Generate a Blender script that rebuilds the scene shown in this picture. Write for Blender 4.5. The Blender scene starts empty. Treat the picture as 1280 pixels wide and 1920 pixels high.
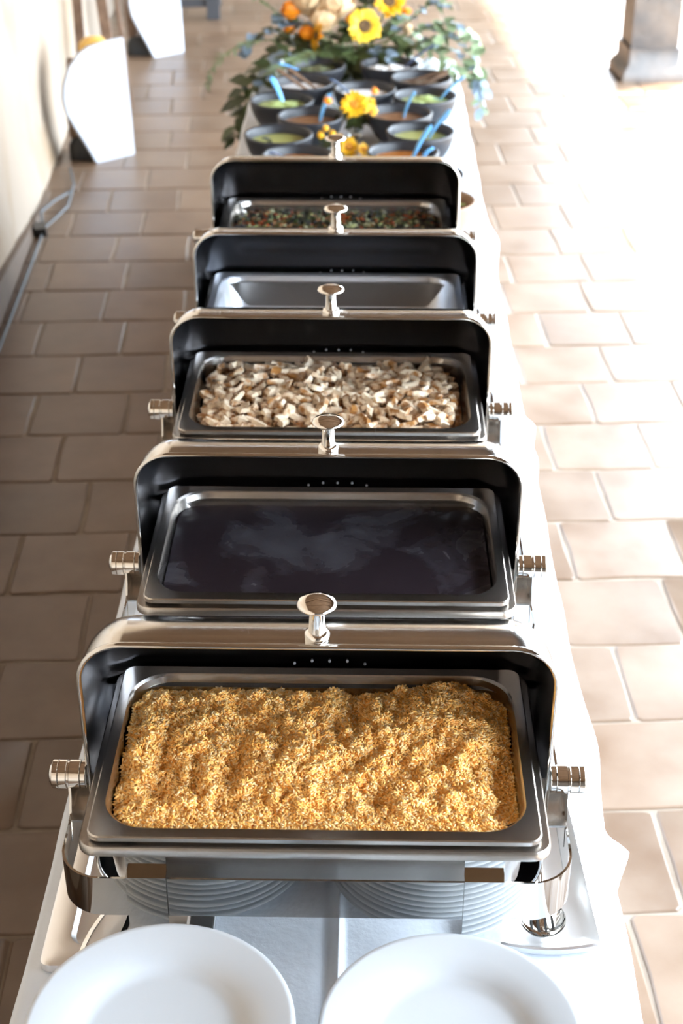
import bpy, bmesh, math, random
import numpy as np
from mathutils import Vector, Matrix, noise

random.seed(7)
sc = bpy.context.scene
COL = sc.collection
PI = math.pi
rad = math.radians

# ------------------------------------------------------------ camera
cd = bpy.data.cameras.new('camera')
cam = bpy.data.objects.new('camera', cd)
COL.objects.link(cam)
cam.location = (0.04, 0.0, 2.219)
cam.rotation_euler = (rad(90 - 30.4), 0, 0.0172)
cd.sensor_fit = 'VERTICAL'
cd.sensor_height = 36.0
cd.sensor_width = 24.0
cd.lens = 52.8
cd.clip_start = 0.05
cd.clip_end = 300
cd.dof.use_dof = True
cd.dof.focus_distance = 2.0
cd.dof.aperture_fstop = 5.6
sc.camera = cam

# ------------------------------------------------------------ light
w = bpy.data.worlds.new('world')
sc.world = w
w.use_nodes = True
bg = w.node_tree.nodes['Background']
bg.inputs[0].default_value = (0.76, 0.88, 1.0, 1)
bg.inputs[1].default_value = 20.0
sd = bpy.data.lights.new('sun', 'SUN')
sd.energy = 26.0
sd.angle = rad(3)
sd.color = (1.0, 0.93, 0.82)
sun = bpy.data.objects.new('sun', sd)
COL.objects.link(sun)
sun.rotation_euler = Vector((0.44, 0.30, 1.25)).to_track_quat('Z', 'Y').to_euler()

sc.view_settings.view_transform = 'Standard'
sc.view_settings.look = 'None'
sc.view_settings.gamma = 1.0
sc.view_settings.use_curve_mapping = False
sc.view_settings.exposure = 0.0
sc.cycles.max_bounces = 10
sc.cycles.diffuse_bounces = 5
sc.cycles.glossy_bounces = 6

# ------------------------------------------------------------ materials
def mat(name, col, rough=0.5, metal=0.0, col2=None, scale=5.0, detail=6.0, rand=0.0, bump=0.0, bscale=None,
        spec=0.5, trans=0.0, sss=0.0, stops=(0.35, 0.65), rough2=None, island=None, dist=0.0, coat=0.0):
    m = bpy.data.materials.new(name)
    m.use_nodes = True
    nt = m.node_tree
    N, L = nt.nodes, nt.links
    b = N['Principled BSDF']
    b.inputs['Base Color'].default_value = (*col, 1)
    b.inputs['Roughness'].default_value = rough
    b.inputs['Metallic'].default_value = metal
    b.inputs['Specular IOR Level'].default_value = spec
    b.inputs['Transmission Weight'].default_value = trans
    b.inputs['Coat Weight'].default_value = coat
    if sss:
        b.inputs['Subsurface Weight'].default_value = sss
        b.inputs['Subsurface Radius'].default_value = (0.01, 0.005, 0.003)
        b.inputs['Subsurface Scale'].default_value = 0.5
    tc = N.new('ShaderNodeTexCoord')
    out = None
    if col2 is not None or bump:
        nz = N.new('ShaderNodeTexNoise')
        nz.inputs['Scale'].default_value = scale
        nz.inputs['Detail'].default_value = detail
        nz.inputs['Distortion'].default_value = dist
        oi = N.new('ShaderNodeObjectInfo')
        ad = N.new('ShaderNodeVectorMath')
        ad.operation = 'ADD'
        sc_ = N.new('ShaderNodeMath'); sc_.operation = 'MULTIPLY'; sc_.inputs[1].default_value = 37.0
        L.new(oi.outputs['Random'], sc_.inputs[0])
        L.new(tc.outputs['Object'], ad.inputs[0])
        L.new(sc_.outputs[0], ad.inputs[1])
        L.new(ad.outputs[0], nz.inputs['Vector'])
    if col2 is not None:
        rp = N.new('ShaderNodeValToRGB')
        rp.color_ramp.elements[0].position = stops[0]
        rp.color_ramp.elements[1].position = stops[1]
        rp.color_ramp.elements[0].color = (*col, 1)
        rp.color_ramp.elements[1].color = (*col2, 1)
        L.new(nz.outputs['Fac'], rp.inputs[0])
        out = rp.outputs[0]
        if rough2 is not None:
            mr = N.new('ShaderNodeMapRange')
            mr.inputs['From Min'].default_value = stops[0]; mr.inputs['From Max'].default_value = stops[1]
            mr.inputs['To Min'].default_value = rough; mr.inputs['To Max'].default_value = rough2
            L.new(nz.outputs['Fac'], mr.inputs[0]); L.new(mr.outputs[0], b.inputs['Roughness'])
    if island is not None:
        ge = N.new('ShaderNodeNewGeometry')
        rp = N.new('ShaderNodeValToRGB')
        cr = rp.color_ramp
        cr.interpolation = 'CONSTANT' if len(island) > 4 else 'LINEAR'
        for i, c in enumerate(island):
            p = i / (len(island) - (0 if len(island) > 4 else 1))
            e = cr.elements[i] if i < 2 else cr.elements.new(p)
            e.position = p; e.color = (*c, 1)
        L.new(ge.outputs['Random Per Island'], rp.inputs[0])
        out = rp.outputs[0]
    if rand:
        oi2 = N.new('ShaderNodeObjectInfo')
        mr = N.new('ShaderNodeMapRange')
        mr.inputs['To Min'].default_value = 1 - rand; mr.inputs['To Max'].default_value = 1 + rand
        L.new(oi2.outputs['Random'], mr.inputs[0])
        hs = N.new('ShaderNodeHueSaturation')
        hs.inputs['Color'].default_value = (*col, 1)
        L.new(mr.outputs[0], hs.inputs['Value'])
        if out: L.new(out, hs.inputs['Color'])
        out = hs.outputs[0]
    if out: L.new(out, b.inputs['Base Color'])
    if bump:
        bn = N.new('ShaderNodeTexNoise')
        bn.inputs['Scale'].default_value = bscale or scale * 3
        bn.inputs['Detail'].default_value = 5
        L.new(ad.outputs[0], bn.inputs['Vector'])
        bm_ = N.new('ShaderNodeBump')
        bm_.inputs['Strength'].default_value = 1.0
        bm_.inputs['Distance'].default_value = bump
        L.new(bn.outputs['Fac'], bm_.inputs['Height'])
        L.new(bm_.outputs[0], b.inputs['Normal'])
    return m

M = {}
M['tile'] = mat('terracotta tile', (0.124, 0.071, 0.040), 0.33, col2=(0.190, 0.128, 0.086), scale=5, rand=0.12, bump=0.0012, bscale=9, rough2=0.42, stops=(0.3, 0.7), spec=0.5)
M['grout'] = mat('grout', (0.19, 0.14, 0.10), 0.8, col2=(0.28, 0.225, 0.17), scale=9, bump=0.002)
M['plaster'] = mat('plaster', (0.34, 0.275, 0.215), 0.9, col2=(0.27, 0.18, 0.10), scale=1.6, detail=10, stops=(0.5, 0.78), bump=0.012, bscale=4, dist=0.6)
M['darkwall'] = mat('dark added wall', (0.035, 0.025, 0.018), 0.7, col2=(0.05, 0.035, 0.022), scale=3)  # for the added back wall, dark to deepen lid reflections
M['plinth'] = mat('worn plinth', (0.15, 0.10, 0.065), 0.7, col2=(0.10, 0.065, 0.042), scale=3, bump=0.004, bscale=9)
M['ceilwood'] = mat('ceiling wood', (0.13, 0.078, 0.042), 0.6, col2=(0.085, 0.048, 0.025), scale=3, bump=0.002)
M['postwood'] = mat('weathered post', (0.11, 0.08, 0.06), 0.35, col2=(0.045, 0.038, 0.035), scale=4, bump=0.003, bscale=14, stops=(0.35, 0.6))
M['ground'] = mat('courtyard ground', (0.60, 0.56, 0.50), 0.9, col2=(0.5, 0.46, 0.40), scale=1)
M['cloth'] = mat('white tablecloth', (0.74, 0.79, 0.86), 0.75, col2=(0.70, 0.75, 0.82), scale=3, bump=0.0015, bscale=60)
M['steel'] = mat('polished steel', (0.62, 0.60, 0.57), 0.10, 1.0, bump=0.0003, scale=6, bscale=7)
M['lidsteel'] = mat('lid steel', (0.60, 0.58, 0.55), 0.13, 1.0, bump=0.0006, scale=4, bscale=5)
M['pansteel'] = mat('brushed pan steel', (0.50, 0.47, 0.44), 0.27, 1.0, bump=0.0003, scale=10, bscale=30)
M['liner'] = mat('shaded inner lid steel', (0.17, 0.17, 0.18), 0.17, 1.0, bump=0.0008, scale=4, bscale=6)  # same lid steel darkened, dark reflections put into the colour
M['bluesteel'] = mat('matt pan steel', (0.66, 0.69, 0.74), 0.42, 1.0, bump=0.0003, scale=10, bscale=30)
M['mirror'] = mat('mirror steel', (0.60, 0.585, 0.56), 0.035, 1.0)
M['chrome'] = mat('chrome', (0.80, 0.78, 0.75), 0.06, 1.0)
M['satin'] = mat('satin steel', (0.86, 0.86, 0.87), 0.34, 1.0, bump=0.0004, scale=6, bscale=9)
M['slot'] = mat('dark slot', (0.01, 0.01, 0.01), 0.6)
M['vent'] = mat('vent glint', (0.35, 0.35, 0.36), 0.4, 0.2)  # pale grey imitates daylight showing through vent holes
M['china'] = mat('white china', (0.56, 0.60, 0.64), 0.14, spec=0.5, coat=0.2)
M['rice'] = mat('yellow rice', (0.8, 0.5, 0.15), 0.42, island=[(0.95, 0.46, 0.09), (0.97, 0.54, 0.14), (0.97, 0.63, 0.23), (0.97, 0.74, 0.42)], spec=0.35)
M['ricebase'] = mat('rice bed', (0.86, 0.42, 0.08), 0.6, col2=(0.92, 0.54, 0.14), scale=40, bump=0.003, bscale=120)
M['beans'] = mat('bean puree', (0.024, 0.018, 0.022), 0.20, col2=(0.085, 0.085, 0.105), scale=8, detail=10, stops=(0.46, 0.74), rough2=0.42, bump=0.0012, bscale=60, dist=0.8)
M['chicken'] = mat('grilled chicken', (0.84, 0.70, 0.52), 0.40, col2=(0.38, 0.17, 0.045), scale=46, detail=5, stops=(0.47, 0.62), rand=0.10, bump=0.0015, bscale=160)
M['chickbed'] = mat('chicken juices', (0.62, 0.46, 0.30), 0.35, col2=(0.30, 0.12, 0.03), scale=45, detail=5, stops=(0.42, 0.56), bump=0.003)
M['veg'] = mat('diced vegetables', (0.3, 0.3, 0.1), 0.3, island=[(0.020, 0.022, 0.012), (0.05, 0.075, 0.015), (0.40, 0.065, 0.01), (0.028, 0.028, 0.022), (0.36, 0.38, 0.15), (0.05, 0.08, 0.02), (0.30, 0.14, 0.05), (0.5, 0.5, 0.30), (0.012, 0.012, 0.012)])
M['vegbed'] = mat('vegetable bed', (0.02, 0.018, 0.01), 0.35, col2=(0.10, 0.05, 0.015), scale=60, bump=0.003)
M['clay'] = mat('black clay', (0.012, 0.013, 0.017), 0.45, col2=(0.024, 0.025, 0.031), scale=8, bump=0.0015, bscale=30)
M['brownclay'] = mat('brown clay', (0.34, 0.22, 0.14), 0.6, col2=(0.26, 0.16, 0.1), scale=8)
M['bluep'] = mat('blue plastic', (0.17, 0.50, 0.92), 0.22)
M['slatep'] = mat('slate blue plastic', (0.055, 0.09, 0.18), 0.3)
M['darkp'] = mat('dark plastic', (0.02, 0.03, 0.05), 0.3)
M['woodt'] = mat('brown wood', (0.20, 0.12, 0.075), 0.5, col2=(0.13, 0.075, 0.045), scale=20)
M['petaly'] = mat('yellow petal', (0.80, 0.43, 0.008), 0.55, rand=0.15)
M['petall'] = mat('lemon petal', (0.86, 0.56, 0.03), 0.55, rand=0.14)
M['petalo'] = mat('orange petal', (0.85, 0.27, 0.006), 0.55, rand=0.15)
M['petalc'] = mat('cream petal', (0.66, 0.47, 0.27), 0.6, rand=0.12)
M['discb'] = mat('brown flower disc', (0.06, 0.03, 0.012), 0.8, col2=(0.15, 0.08, 0.02), scale=120, bump=0.002)
M['disco'] = mat('orange flower disc', (0.50, 0.17, 0.01), 0.8, col2=(0.7, 0.3, 0.02), scale=120, bump=0.002)
M['leafd'] = mat('dark green leaf', (0.042, 0.058, 0.018), 0.45, rand=0.4)
M['leafg'] = mat('sage green leaf', (0.17, 0.225, 0.12), 0.55, rand=0.3)
M['leafb'] = mat('blue grey leaf', (0.16, 0.21, 0.26), 0.55, rand=0.2)
M['stem'] = mat('green stem', (0.12, 0.18, 0.05), 0.5)
M['woodbox'] = mat('dark box wood', (0.10, 0.055, 0.03), 0.6)
M['white'] = mat('white paint', (0.47, 0.50, 0.55), 0.5)
M['black'] = mat('black paint', (0.012, 0.012, 0.012), 0.4)
M['yellow'] = mat('yellow paint', (0.75, 0.45, 0.10), 0.5)
M['greyc'] = mat('grey cable sheath', (0.07, 0.08, 0.09), 0.5)
M['bench'] = mat('dark grey bench wood', (0.045, 0.045, 0.05), 0.5)
M['napkin'] = mat('white napkin', (0.82, 0.85, 0.9), 0.8)
def glass(name, col=(1, 1, 1)):
    m = mat(name, col, 0.02, trans=1.0)
    m.node_tree.nodes['Principled BSDF'].inputs['IOR'].default_value = 1.45
    return m
M['glass'] = glass('clear glass')
M['water'] = glass('vase water', (0.95, 1, 0.97))

# ------------------------------------------------------------ mesh helpers
class MB:
    def __init__(s): s.v = []; s.f = []
    def add(s, v, f):
        o = len(s.v); s.v += [tuple(p) for p in v]; s.f += [tuple(i + o for i in q) for q in f]; return s
    def box(s, c, d, rz=0.0, mtx=None, taper=1.0):
        x, y, z = (q / 2 for q in d)
        vs = []
        for sz in (-1, 1):
            k = taper if sz > 0 else 1.0
            for sx, sy in ((-1, -1), (1, -1), (1, 1), (-1, 1)):
                vs.append(Vector((sx * x * k, sy * y * k, sz * z)))
        mt = mtx if mtx is not None else Matrix.Rotation(rz, 4, 'Z')
        vs = [mt @ p + Vector(c) for p in vs]
        return s.add(vs, [(3, 2, 1, 0), (4, 5, 6, 7), (0, 1, 5, 4), (1, 2, 6, 5), (2, 3, 7, 6), (3, 0, 4, 7)])
    def rings(s, rings, closed=True, cap0=False, cap1=False, loop=False):
        n = len(rings[0]); o = len(s.v)
        for r in rings: s.v += [tuple(p) for p in r]
        m = len(rings)
        for i in range(m if loop else m - 1):
            i2 = (i + 1) % m
            for j in range(n if closed else n - 1):
                j2 = (j + 1) % n
                s.f.append((o + i * n + j, o + i * n + j2, o + i2 * n + j2, o + i2 * n + j))
        if cap0: s.f.append(tuple(o + j for j in reversed(range(n))))
        if cap1: s.f.append(tuple(o + (m - 1) * n + j for j in range(n)))
        return s
    def lathe(s, prof, n=32, mtx=None, cap0=False, cap1=False):
        R_ = []
        for r, z in prof:
            ring = [Vector((r * math.cos(2 * PI * k / n), r * math.sin(2 * PI * k / n), z)) for k in range(n)]
            if mtx is not None: ring = [mtx @ p for p in ring]
            R_.append(ring)
        return s.rings(R_, True, cap0, cap1)
    def tube(s, pts, r, n=8, caps=True):
        pts = [Vector(p) for p in pts]
        rs = r if isinstance(r, (list, tuple)) else [r] * len(pts)
        R_ = []
        up = Vector((0, 0, 1))
        prev = None
        for i, p in enumerate(pts):
            t = (pts[min(i + 1, len(pts) - 1)] - pts[max(i - 1, 0)]).normalized()
            if prev is None:
                a = up if abs(t.dot(up)) < 0.95 else Vector((1, 0, 0))
                x = t.cross(a).normalized()
            else:
                x = (prev - t * prev.dot(t)).normalized()
            prev = x
            y = t.cross(x)
            R_.append([p + (x * math.cos(2 * PI * k / n) + y * math.sin(2 * PI * k / n)) * rs[i] for k in range(n)])
        return s.rings(R_, True, caps, caps)
    def mesh(s, name, m, smooth=True, angle=40):
        me = bpy.data.meshes.new(name)
        me.from_pydata(s.v, [], s.f)
        me.materials.append(m)
        bm = bmesh.new(); bm.from_mesh(me)
        bmesh.ops.recalc_face_normals(bm, faces=bm.faces[:])
        bm.to_mesh(me); bm.free()
        if smooth:
            me.polygons.foreach_set('use_smooth', [True] * len(me.polygons))
            try: me.set_sharp_from_angle(angle=rad(angle))
            except Exception: pass
        me.update()
        return me
    def build(s, name, m, parent=None, loc=(0, 0, 0), smooth=True, angle=40):
        return link(name, s.mesh(name, m, smooth, angle), parent, loc)

def link(name, me, parent=None, loc=(0, 0, 0), rot=None):
    o = bpy.data.objects.new(name, me)
    COL.objects.link(o)
    o.location = loc
    if rot is not None: o.rotation_euler = rot
    if parent is not None: o.parent = parent
    return o

def tag(o, label=None, cat=None, group=None, kind=None):
    if label: o['label'] = label
    if cat: o['category'] = cat
    if group: o['group'] = group
    if kind: o['kind'] = kind
    return o

def empty(name, loc=(0, 0, 0), rz=0.0):
    o = bpy.data.objects.new(name, None)
    COL.objects.link(o)
    o.location = loc; o.rotation_euler = (0, 0, rz); o.empty_display_size = 0.05
    return o

def copy_tree(o, kids, parent=None):
    c = o.copy(); COL.objects.link(c)
    if parent is not None: c.parent = parent
    for ch in kids.get(o.name, []): copy_tree(ch, kids, c)
    return c
def kidmap():
    k = {}
    for o in sc.objects:
        if o.parent: k.setdefault(o.parent.name, []).append(o)
    return k

def rrect(w_, d, r, z, n=8, cx=0.0, cy=0.0):
    r = min(r, w_ / 2 - 1e-4, d / 2 - 1e-4)
    pts = []
    for qx, qy, a0 in ((1, -1, -90), (1, 1, 0), (-1, 1, 90), (-1, -1, 180)):
        for k in range(n + 1):
            a = rad(a0 + 90 * k / n)
            pts.append((cx + qx * (w_ / 2 - r) + r * math.cos(a), cy + qy * (d / 2 - r) + r * math.sin(a), z))
    out = []
    m_ = len(pts)
    for i, p in enumerate(pts):
        out.append(p)
        if i % (n + 1) == n:
            q = pts[(i + 1) % m_]
            L0 = math.hypot(q[0] - p[0], q[1] - p[1])
            if L0 > 1e-6:
                for g in (0.02, 0.98): out.append((p[0] + (q[0] - p[0]) * g, p[1] + (q[1] - p[1]) * g, z))
            else:
                out += [p, p]
    return out

# ------------------------------------------------------------ setting: everything on the building's own axes (3.7 deg)
A = rad(3.7)
ca, sa = math.cos(A), math.sin(A)
def bw(u, v, z=0.0):            # building axes -> world
    return Vector((u * ca - v * sa, u * sa + v * ca, z))
def bobj(o):
    o.rotation_euler = (0, 0, A); return o
WU = -0.995                     # wall plane u
EAVE = 2.55

floor_root = bobj(empty('floor', (0, 0, 0)))
tag(floor_root, kind='structure')
MB().box(((WU + 2.5) / 2, 5.6, -0.0295), (3.3 - WU, 17.9, 0.05)).build('grout_bed', M['grout'], floor_root, smooth=False)
T = 0.3069
def tile_mesh(i):
    rr = random.Random(100 + i)
    h = T / 2 - 0.0032
    mb = MB()
    def outline(hh, z):
        pts = []
        for cx_, cy_, a0 in ((1, -1, -90), (1, 1, 0), (-1, 1, 90), (-1, -1, 180)):
            for k in range(2):
                a = rad(a0 + 90 * k)
                r = 0.010
                pts.append((cx_ * (hh - r) + r * math.cos(a), cy_ * (hh - r) + r * math.sin(a), z))
            # point in mid side follows
            nx, ny = {(1, -1): (1, 0), (1, 1): (0, 1), (-1, 1): (-1, 0), (-1, -1): (0, -1)}[(cx_, cy_)]
            pts.append((nx * hh, ny * hh, z))
        return pts
    wob = [rr.uniform(-0.004, 0.003) for _ in range(12)]
    tilt = (rr.uniform(-0.005, 0.005), rr.uniform(-0.005, 0.005))
    R_ = []
    for hh, z in ((h, -0.008), (h - 0.0008, -0.0025), (h - 0.0045, 0.0)):
        ring = outline(hh, z)
        R_.append([(x * (1 + wob[k] / h), y * (1 + wob[k] / h), zz + (x * tilt[0] + y * tilt[1] if z > -0.01 else 0)) for k, (x, y, zz) in enumerate(ring)])
    mb.rings(R_, True, False, True)
    return mb.mesh('tile', M['tile'], True, 12)
tms = [tile_mesh(i) for i in range(8)]
spots = []
V0 = 2.770
camf = cam.matrix_basis
camloc = Vector(cam.location)
cf = Vector((-math.sin(0.0172) * math.cos(rad(30.4)), math.cos(0.0172) * math.cos(rad(30.4)), -math.sin(rad(30.4))))
cr_ = Vector((math.cos(0.0172), math.sin(0.0172), 0)); cu_ = cr_.cross(cf)
for row in range(-12, 34):
    v = V0 + (row + 0.5) * T
    off = (0.5 if row % 2 else 0.0) * T + random.uniform(-0.05, 0.05) + 0.03
    u = WU + 0.002 - T + off
    while u < 2.85:
        uc = u + T / 2
        u += T
        if uc + T / 2 < WU + 0.06 or uc + T / 2 > 2.88: continue
        p = bw(uc, v); d = p - camloc; z = d.dot(cf)
        sx, sy = d.dot(cr_) / z * 2815, d.dot(cu_) / z * 2815
        vis = z > 0 and abs(sx) < 720 and abs(sy) < 1040
        # hidden under the table cloth
        hid = -0.40 < p.x < 0.40 and 0.4 < p.y < 6.0
        spots.append((not (vis and not hid), z if z > 0 else 99, uc, v))
spots.sort(key=lambda s: (s[0], s[1]))
rest = MB()
for i, (_, _, uc, v) in enumerate(spots):
    me = random.choice(tms)
    q = random.randrange(4)
    if i < 300:
        link('tile', me, floor_root, (uc, v, random.uniform(-0.0012, 0.0012)), (0, 0, q * PI / 2))
    else:
        mt = Matrix.Translation((uc, v, 0)) @ Matrix.Rotation(q * PI / 2, 4, 'Z')
        rest.add([mt @ p.co for p in me.vertices], [tuple(p.vertices) for p in me.polygons])
ro = rest.build('outlying_tiles', M['tile'], floor_root, angle=30)
tag(ro, kind='stuff')

g = MB().box((42.9, 5, -0.16), (80, 120, 0.2)).box((-10, 44.2, -0.16), (26, 60, 0.2)).build('courtyard_ground', M['ground'], smooth=False)
tag(bobj(g), kind='structure')

# left wall: rough plaster, a grid with slight unevenness
wm = MB()
nv, nz_ = 110, 28
vs = []
for i in range(nv + 1):
    for j in range(nz_ + 1):
        v = -3.2 + 17.4 * i / nv; z = 3.3 * j / nz_
        k = noise.noise(Vector((v * 1.3, z * 1.3, 0))) * 0.018 + noise.noise(Vector((v * 5, z * 5, 3))) * 0.006
        flare = 0.02 * max(0.0, 1 - z / 0.25)
        vs.append((WU - 0.03 + k + flare, v, z))
fs = []
for i in range(nv):
    for j in range(nz_):
        a = i * (nz_ + 1) + j
        fs.append((a, a + 1, a + nz_ + 2, a + nz_ + 1))
wm.add(vs, fs)
wm.box((WU - 0.32, 5.5, 1.65), (0.5, 17.4, 3.3))
tag(bobj(wm.build('wall_left', M['plaster'])), kind='structure')
bb = MB()
R_ = []
for i in range(60):
    v = -3.0 + i * 0.165
    hh = 0.13 * min(1.0, max(0.05, (6.55 - v) / 1.3)) + 0.006 * noise.noise(Vector((v * 3, 0, 1)))
    o_ = 0.004 * noise.noise(Vector((v * 2, 5, 1)))
    R_.append([(WU - 0.06, v, 0.0), (WU + 0.022 + o_, v, 0.0), (WU + 0.012 + o_, v, hh), (WU - 0.06, v, hh + 0.01)])
bb.rings(R_, True, True, True)
tag(bobj(bb.build('baseboard_left', M['plinth'])), kind='structure')

# roof over the walkway with beams, then unseen end walls and an eave beam added to hold light back
cm = MB().box(((WU + EAVE) / 2 - 0.2, 5.5, 3.36), (EAVE - WU + 0.6, 17.4, 0.08))
tag(bobj(cm.build('ceiling', M['ceilwood'], smooth=False)), kind='structure')
for k in range(16):
    b_ = MB().box(((WU + EAVE) / 2, -2.6 + k * 1.05, 3.24), (EAVE - WU + 0.1, 0.14, 0.16)).build('trim_%d' % (k + 1), M['ceilwood'], smooth=False)
    tag(bobj(b_), kind='structure')
wb = MB().box(((WU + EAVE) / 2 + 0.2, -3.2, 1.65), (EAVE - WU + 0.9, 0.2, 3.3)).build('wall_back_added', M['darkwall'], smooth=False)  # unseen wall, added so the steel mirrors something dark
tag(bobj(wb), kind='structure')
wf = MB().box(((WU + EAVE) / 2, 14.3, 1.65), (EAVE - WU + 0.9, 0.2, 3.3)).build('wall_far_added', M['plaster'], smooth=False)  # unseen wall, added to cut sky glare from the far end
tag(bobj(wf), kind='structure')
fb = MB().box((2.32, 5.5, 2.84), (0.24, 17.4, 0.80)).build('trim_20', M['ceilwood'], smooth=False)  # unseen eave beam, added to block high sky light
tag(bobj(fb), kind='structure')

# wooden posts along the open side
def post(loc, label, rz=A):
    r = empty('wooden_post', loc, rz)
    tag(r, label, 'post')
    MB().box((0, 0, 1.31), (0.27, 0.27, 2.26)).build('shaft', M['postwood'], r, smooth=False)
    mb = MB()
    mb.rings([rrect(q, q, 0.01, z, 2) for q, z in ((0.37, 0.0), (0.37, 0.045), (0.35, 0.06), (0.33, 0.075), (0.30, 0.095), (0.30, 0.18))], True, True, True)
    mb.build('base_molding', M['postwood'], r)
    return r
post((1.655, 8.83, 0), 'weathered wooden post with stepped base standing on the sunlit floor, upper right')

# cable along the wall foot
pts = [bw(WU + 0.05 + 0.004 * math.sin(v * 2.3), v, 0.009) for v in np.linspace(1.0, 6.15, 40)]
cb = MB().tube(pts, 0.006, 8)
kx = bw(WU + 0.05, 6.2, 0.012)
cb.tube([kx, kx + Vector((0.03, 0.12, 0.004)), kx + Vector((0.055, 0.3, 0)), kx + Vector((0.03, 0.6, 0)), kx + Vector((-0.03, 0.85, 0))], 0.006, 8)
cb.tube([kx, kx + Vector((-0.03, 0.14, 0.03)), kx + Vector((-0.01, 0.34, 0.012)), kx + Vector((0.03, 0.5, 0.0))], 0.006, 8)
tag(cb.build('power_cable', M['greyc']), 'grey cable running along the foot of the plaster wall', 'cable')
jb = MB().box((kx.x - 0.005, kx.y - 0.02, 0.02), (0.05, 0.09, 0.035), 0.2).build('cable_plug', M['black'])
tag(jb, 'small dark plug where the grey cable splits by the wall', 'plug')

# ------------------------------------------------------------ the table
TZ = 0.75
t = empty('buffet_table', (0, 3.3, 0))
tag(t, 'long folding table hidden under the white tablecloth', 'table')
MB().box((0, 0, TZ - 0.02), (0.755, 5.5, 0.03)).build('tabletop', M['woodbox'], t, smooth=False)
for sx in (-1, 1):
    for yy in (-2.5, 0, 2.5):
        MB().tube([(sx * 0.33, yy, 0), (sx * 0.33, yy, TZ - 0.03)], 0.014, 10).build('leg', M['steel'], t)
Y0, Y1 = 0.55, 6.05
tc_ = MB()
nx, ny = 60, 620
per = []
def topz(x, y):
    ex = min(1.0, (0.38 - abs(x)) / 0.04); ey = min(1.0, min(y - Y0, Y1 - y) / 0.04)
    k = max(0.0, min(ex, ey))
    z = 0.0022 * noise.noise(Vector((x * 9, y * 3.5, 0))) + 0.0012 * noise.noise(Vector((x * 22, y * 14, 4)))
    c = 0.0065 * math.exp(-((x - 0.012) / 0.0055) ** 2) - 0.003 * math.exp(-((x + 0.004) / 0.006) ** 2)
    c += 0.003 * math.exp(-((x - 0.2) / 0.01) ** 2 - ((y - 1.32) / 0.05) ** 2)
    return TZ + (z + c) * k
xs = sorted(set([round(-0.38 + 0.76 * i / nx, 5) for i in range(nx + 1)] + [0.0, 0.003, 0.006, 0.009, 0.012, 0.015, 0.018, 0.021, -0.004, -0.008]))
ys = [Y0 + (Y1 - Y0) * i / ny for i in range(ny + 1)]
V = [(x, y, topz(x, y)) for y in ys for x in xs]
n_ = len(xs)
F_ = [(j * n_ + i, j * n_ + i + 1, (j + 1) * n_ + i + 1, (j + 1) * n_ + i) for j in range(ny) for i in range(n_ - 1)]
tc_.add(V, F_)
perim = [(x, Y0, 0, -1) for x in xs[:-1]] + [(0.38, y, 1, 0) for y in ys[:-1]] + [(x, Y1, 0, 1) for x in reversed(xs[1:])] + [(-0.38, y, -1, 0) for y in reversed(ys[1:])]
rings_ = []
L_ = 0.0; ss = []
for k, p in enumerate(perim):
    ss.append(L_)
    q = perim[(k + 1) % len(perim)]
    L_ += math.hypot(p[0] - q[0], p[1] - q[1])
bumps = [(1.585, 0.030, 0.020), (1.82, 0.015, 0.09), (2.90, 0.018, 0.02), (2.75, 0.008, 0.05), (4.05, 0.02, 0.12)]
for zz, off, amp in ((0, 0, 0), (-0.0015, 0.004, 0), (-0.006, 0.0075, 0.15), (-0.014, 0.0095, 0.6), (-0.03, 0.011, 1), (-0.06, 0.012, 1.3), (-0.12, 0.013, 2.0), (-0.25, 0.014, 3), (-0.40, 0.016, 4), (-0.55, 0.018, 5), (-0.70, 0.02, 6)):
    ring = []
    for (x, y, nx_, ny_), s_ in zip(perim, ss):
        th_ = s_ / L_ * 2 * PI
        rip = 0.0025 * math.sin(s_ * 21 + 1.4 * math.sin(s_ * 3)) + 0.0020 * math.sin(s_ * 9.0 + 0.5)
        o = off + amp * (rip + 0.0015)
        if nx_ > 0:
            for by, ba, bs in bumps:
                fall = {0: 0, -0.0015: 0.35, -0.006: 0.8, -0.014: 1.0, -0.03: 0.9, -0.06: 0.7}.get(zz, 0.5)
                o += ba * fall * math.exp(-((y - by) / bs) ** 2)
        # soften corners
        cx2 = max(0, abs(x) - 0.36) / 0.02; 
        ring.append((x + nx_ * o, y + ny_ * o, TZ + zz))
    rings_.append(ring)
tc_.rings(rings_, True)
clo = tc_.build('tablecloth', M['cloth'], angle=180)
tag(clo, 'long white tablecloth with a pressed centre crease draped over the table', 'tablecloth')
bm = bmesh.new(); bm.from_mesh(clo.data); bmesh.ops.remove_doubles(bm, verts=bm.verts[:], dist=1e-5); bm.to_mesh(clo.data); bm.free()

# ------------------------------------------------------------ chafing dishes
PZ = 0.23      # pivot height above the table
RZ = 0.265     # pan rim height
def lid_shell():
    W, R0, rc = 0.57, 0.2, 0.055
    prof = []
    prof.append((W / 2, 0.0))
    for r in (0.03, 0.06, 0.09, 0.12): prof.append((W / 2, r))
    for k in range(9):
        a = rad(90 * k / 8)
        prof.append((W / 2 - rc + rc * math.cos(a), R0 - rc + rc * math.sin(a)))
    half = prof[:]
    for i in range(1, 8): half.append((W / 2 - rc - (W - 2 * rc) * i / 8, R0))
    full = half + [(-x, r) for x, r in reversed(prof)]
    mb = MB()
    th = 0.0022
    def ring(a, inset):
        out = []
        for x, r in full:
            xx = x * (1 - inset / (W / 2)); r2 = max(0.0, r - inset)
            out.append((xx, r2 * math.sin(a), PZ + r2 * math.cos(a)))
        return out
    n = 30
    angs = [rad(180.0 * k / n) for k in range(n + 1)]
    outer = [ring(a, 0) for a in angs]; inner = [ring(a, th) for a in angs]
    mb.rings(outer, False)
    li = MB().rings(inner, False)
    return mb, li, full
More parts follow.
